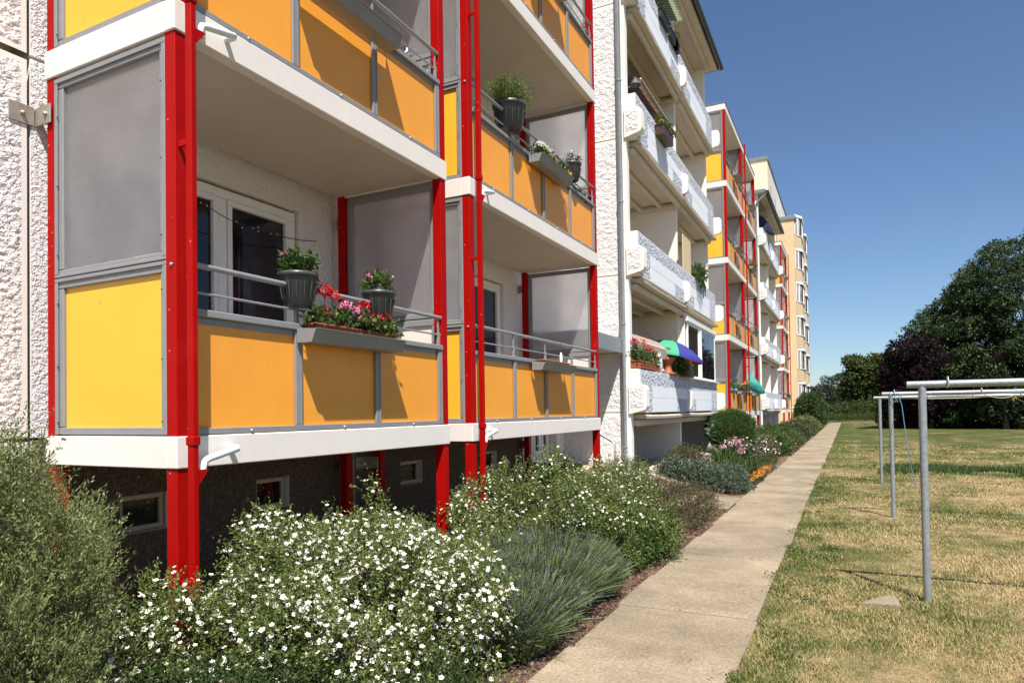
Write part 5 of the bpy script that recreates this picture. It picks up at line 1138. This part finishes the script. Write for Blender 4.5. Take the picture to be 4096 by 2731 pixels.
# daylily: arching blades
def blades_plant(name, label, x, y_, n, h, sp, wd, m):
    t = thing(name, label, 'plant', (x, y_, float(gh(x, y_)))); V = []; 
    for i in range(n):
        a = random.uniform(0, 2 * pi); b = Vector((random.uniform(-.1, .1), random.uniform(-.1, .1), 0)); hh = h * random.uniform(.6, 1.1); s = sp * random.uniform(.4, 1.1); sd = Vector((-sin(a), cos(a), 0)) * wd
        pts = [b + Vector((cos(a) * s * f, sin(a) * s * f, hh * (1 - (1 - 1.25 * f) ** 2 if f < .8 else 1 - 3.2 * (f - .8) ** 2 * 4) )) for f in (0, .2, .4, .6, .8, 1)]
        for j in range(5):
            w0 = 1 - (j / 5) ** 2 * .9; w1 = 1 - ((j + 1) / 5) ** 2 * .95; V += [pts[j] - sd * w0, pts[j] + sd * w0, pts[j + 1] + sd * w1, pts[j + 1] - sd * w1]
    part('blades', arr('blades', np.array([tuple(q) for q in V]), 4, m, np.repeat(rng.random(n), 5)), None, t)['kind'] = 'stuff'
blades_plant('daylily', 'arching strap leaved lily plant behind the sage', -2.45, 15.4, 150, .75, .62, .011, 'leaf_green')
blades_plant('daylily', 'smaller strap leaved plant right of the lily', -2.2, 16.2, 70, .55, .45, .010, 'leaf_green')
t = thing('artichoke_plant', 'tall single stemmed plant with large pale leaves before the round bush', 'plant', (-2.85, 15.9, .2))
part('stem', MB().tube([(0, 0, 0), (.02, 0, .7), (0, .02, 1.25)], [.012, .01, .006], 6), 'leaf_sage', t)
for i in range(14):
    a = i * 2.4; z = .55 + .05 * i; l = .26 - .008 * i; pts = []
    V = leaves(np.array([[0, 0, z]]), np.array([[cos(a), sin(a), .25 - .5 * (i < 6)]]), l, l * .5); part('leaf', arr('leaf', V, 4, 'leaf_sage', np.array([.7])), None, t)
shrub('peony_bush', 'dark peony bush with pink flowers', 'bush', [((-2.55, 17.3, .35), (.45, .7, .42))], 800, 11, .16, .06, .022, 'leaf_dark', nstem=20)
for i, (x, y_, z) in enumerate(((-2.45, 17.0, .86), (-2.6, 17.25, .78), (-2.35, 17.1, .72), (-2.3, 16.8, .65), (-2.75, 16.9, .74))):
    t = thing('peony_flower', ('topmost pink peony bloom on the dark peony bush', 'pink peony bloom at the middle of the dark bush', 'pink peony bloom right of the middle one', 'lowest pink peony bloom, nearest the path', 'leftmost pink peony bloom, towards the wall')[i], 'flower', (x, y_, z), 0, 'pink peony blooms'); o = flowerhead(t, (0, 0, 0), .075, 'petpeony', 60, 'blossom', .05)
    part('flower_stalk', MB().tube([(0, 0, -.35), (0, 0, 0)], .005, 4), 'leaf_dark', t)
t = thing('marigold_row', 'row of orange marigolds along the path edge', 'flowers', (-1.92, 16.5, 0))
foliage(t, (0, 0, .07), (.11, 1.9, .09), 360, .03, .015, 'leaf_dark')
for i in range(46):
    yy = -1.85 + 3.7 * i / 45 + random.uniform(-.05, .05); flowerhead(t, (random.uniform(-.08, .12), yy, random.uniform(.15, .22)), .035, 'petorange' if i % 9 else 'petyellow', 16, 'blossom', .022)
shrub('low_hedge', 'low green box mound beside the path past the marigolds', 'bush', [((-2.15, 19.2, .15), (.36, .8, .26)), ((-2.35, 18.2, .15), (.35, .5, .25))], 1300, 10, .08, .022, .012, 'leaf_green', nstem=10, up=.6, inner=.7)
fb2, fmi2 = flower_mesh('daisy', .028, 5)
fme2 = arr('flower', fb2, 4, ['white', 'petyellow'], np.full(len(fmi2), .6), fmi2)
wf = lambda n: white_flowers(0, n, fb2, fmi2, fme2, (.8, 1.3), bias=top_bias)
shrub('ball_bush', 'round clipped needle bush on a stem in the bed', 'bush', [((-3.15, 20.8, 1.10), (.66, .66, .47)), ((-3.1, 20.5, .95), (.6, .6, .4))], 7000, 14, .13, .05, .010, 'leaf_green', nstem=60, up=.5, spread=.25, inner=.75, namp=.04, stem_r=.012, lspread=.5)
shrub('white_shrub', 'white flowered shrub in the bed right of the round bush', 'bush', [((-2.7, 21.3, .4), (.6, .9, .48)), ((-2.5, 22.4, .38), (.55, .9, .45))], 2400, 10, .15, .035, .018, 'leaf_brown', nstem=40, flowers=wf(420))
shrub('white_shrub', 'white flowered shrub between the peony and the low mound', 'bush', [((-2.75, 19.3, .42), (.45, .8, .42))], 1000, 10, .15, .035, .018, 'leaf_brown', nstem=30, flowers=wf(160))
cfg = [(25.0, 'leaf_green', 0, .95), (27.5, 'leaf_brown', 200, .75), (30.0, 'leaf_green', 0, .95), (32.8, 'leaf_brown', 180, .7), (35.8, 'leaf_dark', 0, .7), (39, 'leaf_brown', 120, .9), (42.5, 'leaf_green', 0, .75), (46, 'leaf_brown', 0, .8), (50, 'leaf_pot', 400, 1.05), (53.6, 'leaf_green', 0, .7)]
desc = ['feathery bright green shrub just past the white flowered one', 'bronze shrub with white flowers after the feathery one', 'second feathery green shrub in the bed', 'bronze shrub with few white flowers mid bed', 'dark low shrub before the far white loggias', 'bronze flowering shrub at the far side path', 'green shrub beside the far entrance', 'bronze shrub under the farthest red tower', 'tall white flowering bush near the hedge', 'green shrub between the white bush and hedge']
for i, (yy, lm, nf, h) in enumerate(cfg):
    shrub('bed_shrub', desc[i], 'shrub', [((-2.75, yy, h * .45), (.75, 1.25, h * .55)), ((-2.35, yy + .9, h * .3), (.5, 1.1, h * .4))], 1500, 9, .16, .05 + .001 * yy, .02 + .0004 * yy, lm, nstem=20, flowers=wf(nf) if nf else None)
# ------------------------------------------------------------------ lawn grass, mulch, gravel
def grass():
    n = 330000
    r = 2.6 * (34 / 2.6) ** rng.random(n); az = rng.uniform(-.34, .42, n); x = r * np.sin(az); y_ = r * np.cos(az)
    edge = -.69 - .07 * vnoise(y_ * 2.3 + 50, x * 0, 3) + .10 * (vnoise(y_ * .9 + 9, x * 0, 8) - .3); ok = x > edge
    x, y_, r = x[ok], y_[ok], r[ok]; n = len(x)
    tuft = vnoise(x * 6, y_ * 6, 21)
    h = (.014 + .022 * rng.random(n) * (.5 + tuft)) * (1 + .012 * r); th = rng.uniform(0, 2 * pi, n); lean = rng.uniform(.3, 1.6, n)
    w_ = .0016 + .00042 * r
    B = np.stack([x, y_, np.full(n, -.004)], 1); T = B + np.stack([np.cos(th) * lean * h, np.sin(th) * lean * h, h], 1); s = np.stack([-np.sin(th) * w_, np.cos(th) * w_, 0 * w_], 1)
    V = np.stack([B - s, B + s, T], 1).reshape(-1, 3)
    o = put('lawn_grass', arr('lawn_grass', V, 3, 'blade', rng.random(n))); o['kind'] = 'stuff'; tag(o, 'short mown lawn grass, partly dried to straw', 'grass')
    # taller tufts and a tall strip
    n = 26000; x = rng.uniform(-.6, 6, n); y_ = 20.5 + rng.normal(size=n) * .55 + .3 * np.sin(x); keep = vnoise(x * .9, y_ * .5, 4) > .38; x, y_ = x[keep], y_[keep]; n = len(x)
    x = np.where(x < .9, x + 1.2, x)
    h = rng.uniform(.06, .16, n); th = rng.uniform(0, 2 * pi, n); B = np.stack([x, y_, 0 * x], 1); T = B + np.stack([np.cos(th) * .4 * h, np.sin(th) * .4 * h, h], 1); s = np.stack([-np.sin(th), np.cos(th), 0 * th], 1) * .008
    o = put('grass_strip', arr('grass_strip', np.stack([B - s, B + s, T], 1).reshape(-1, 3), 3, 'leaf_green', rng.random(n))); o['kind'] = 'stuff'; tag(o, 'longer greener grass strip crossing the mown lawn', 'grass')
    # clover and weeds at the path edge
    k = 60; c = np.stack([rng.uniform(-.72, -.1, k), 3 + 15 * rng.random(k) ** 1.3, np.zeros(k)], 1); q = rng.integers(0, k, 5200); P = c[q] + rng.normal(size=(5200, 3)) * np.array([.06, .10, .0]); P[:, 2] = rng.uniform(.0, .035, 5200)
    P[:, 0] = np.maximum(P[:, 0], -.80)
    V = leaves(P, nrmz(rng.normal(size=(5200, 3)) + np.array([0, 0, .5])), .022, .014); o = put('clover', arr('clover', V, 4, 'leaf_green', rng.random(5200))); o['kind'] = 'stuff'; tag(o, 'clover and weeds in the lawn beside the path', 'weeds')
grass()
def chips():
    n = 9000; x = rng.uniform(-2.35, -1.80, n); y_ = 2.6 + 9 * rng.random(n); P = np.stack([x, y_, gh(x, y_) + rng.uniform(.0, .02, n)], 1)
    d = rdir(n); d[:, 2] *= .25; V = leaves(P, d, rng.uniform(.015, .045, n), rng.uniform(.008, .018, n)); o = put('bark_mulch', arr('bark_mulch', V, 4, 'mulch', rng.random(n))); o['kind'] = 'stuff'; tag(o, 'bark mulch and dry leaves on the bed beside the path', 'mulch')
    n = 15000; x = rng.uniform(-5.2, -2.9, n); y_ = np.where(rng.random(n) < .8, rng.uniform(13.2, 21.8, n), rng.uniform(3, 11, n)); s = rng.uniform(.012, .028, n)
    P = np.stack([x, y_, gh(x, y_) + s * .3], 1)
    o6 = np.array([(1, 0, 0), (0, 1, 0), (-1, 0, 0), (0, -1, 0), (0, 0, .8)]); F4 = [(0, 1, 4), (1, 2, 4), (2, 3, 4), (3, 0, 4)]
    a = rng.uniform(0, pi, n); c, sn = np.cos(a), np.sin(a); st = rng.uniform(.7, 1.4, (n, 1)); W_ = np.stack([(o6[:, 0] * c[:, None] - o6[:, 1] * sn[:, None]) * st, o6[:, 0] * sn[:, None] + o6[:, 1] * c[:, None], np.broadcast_to(o6[:, 2], (n, 5))], -1) * s[:, None, None] + P[:, None]
    V = W_[:, np.array(F4).ravel()].reshape(-1, 3); o = put('gravel', arr('gravel', V, 3, 'stone', np.repeat(rng.random(n), 4))); o['kind'] = 'stuff'; tag(o, 'pale gravel along the foot of the building', 'gravel')
chips()
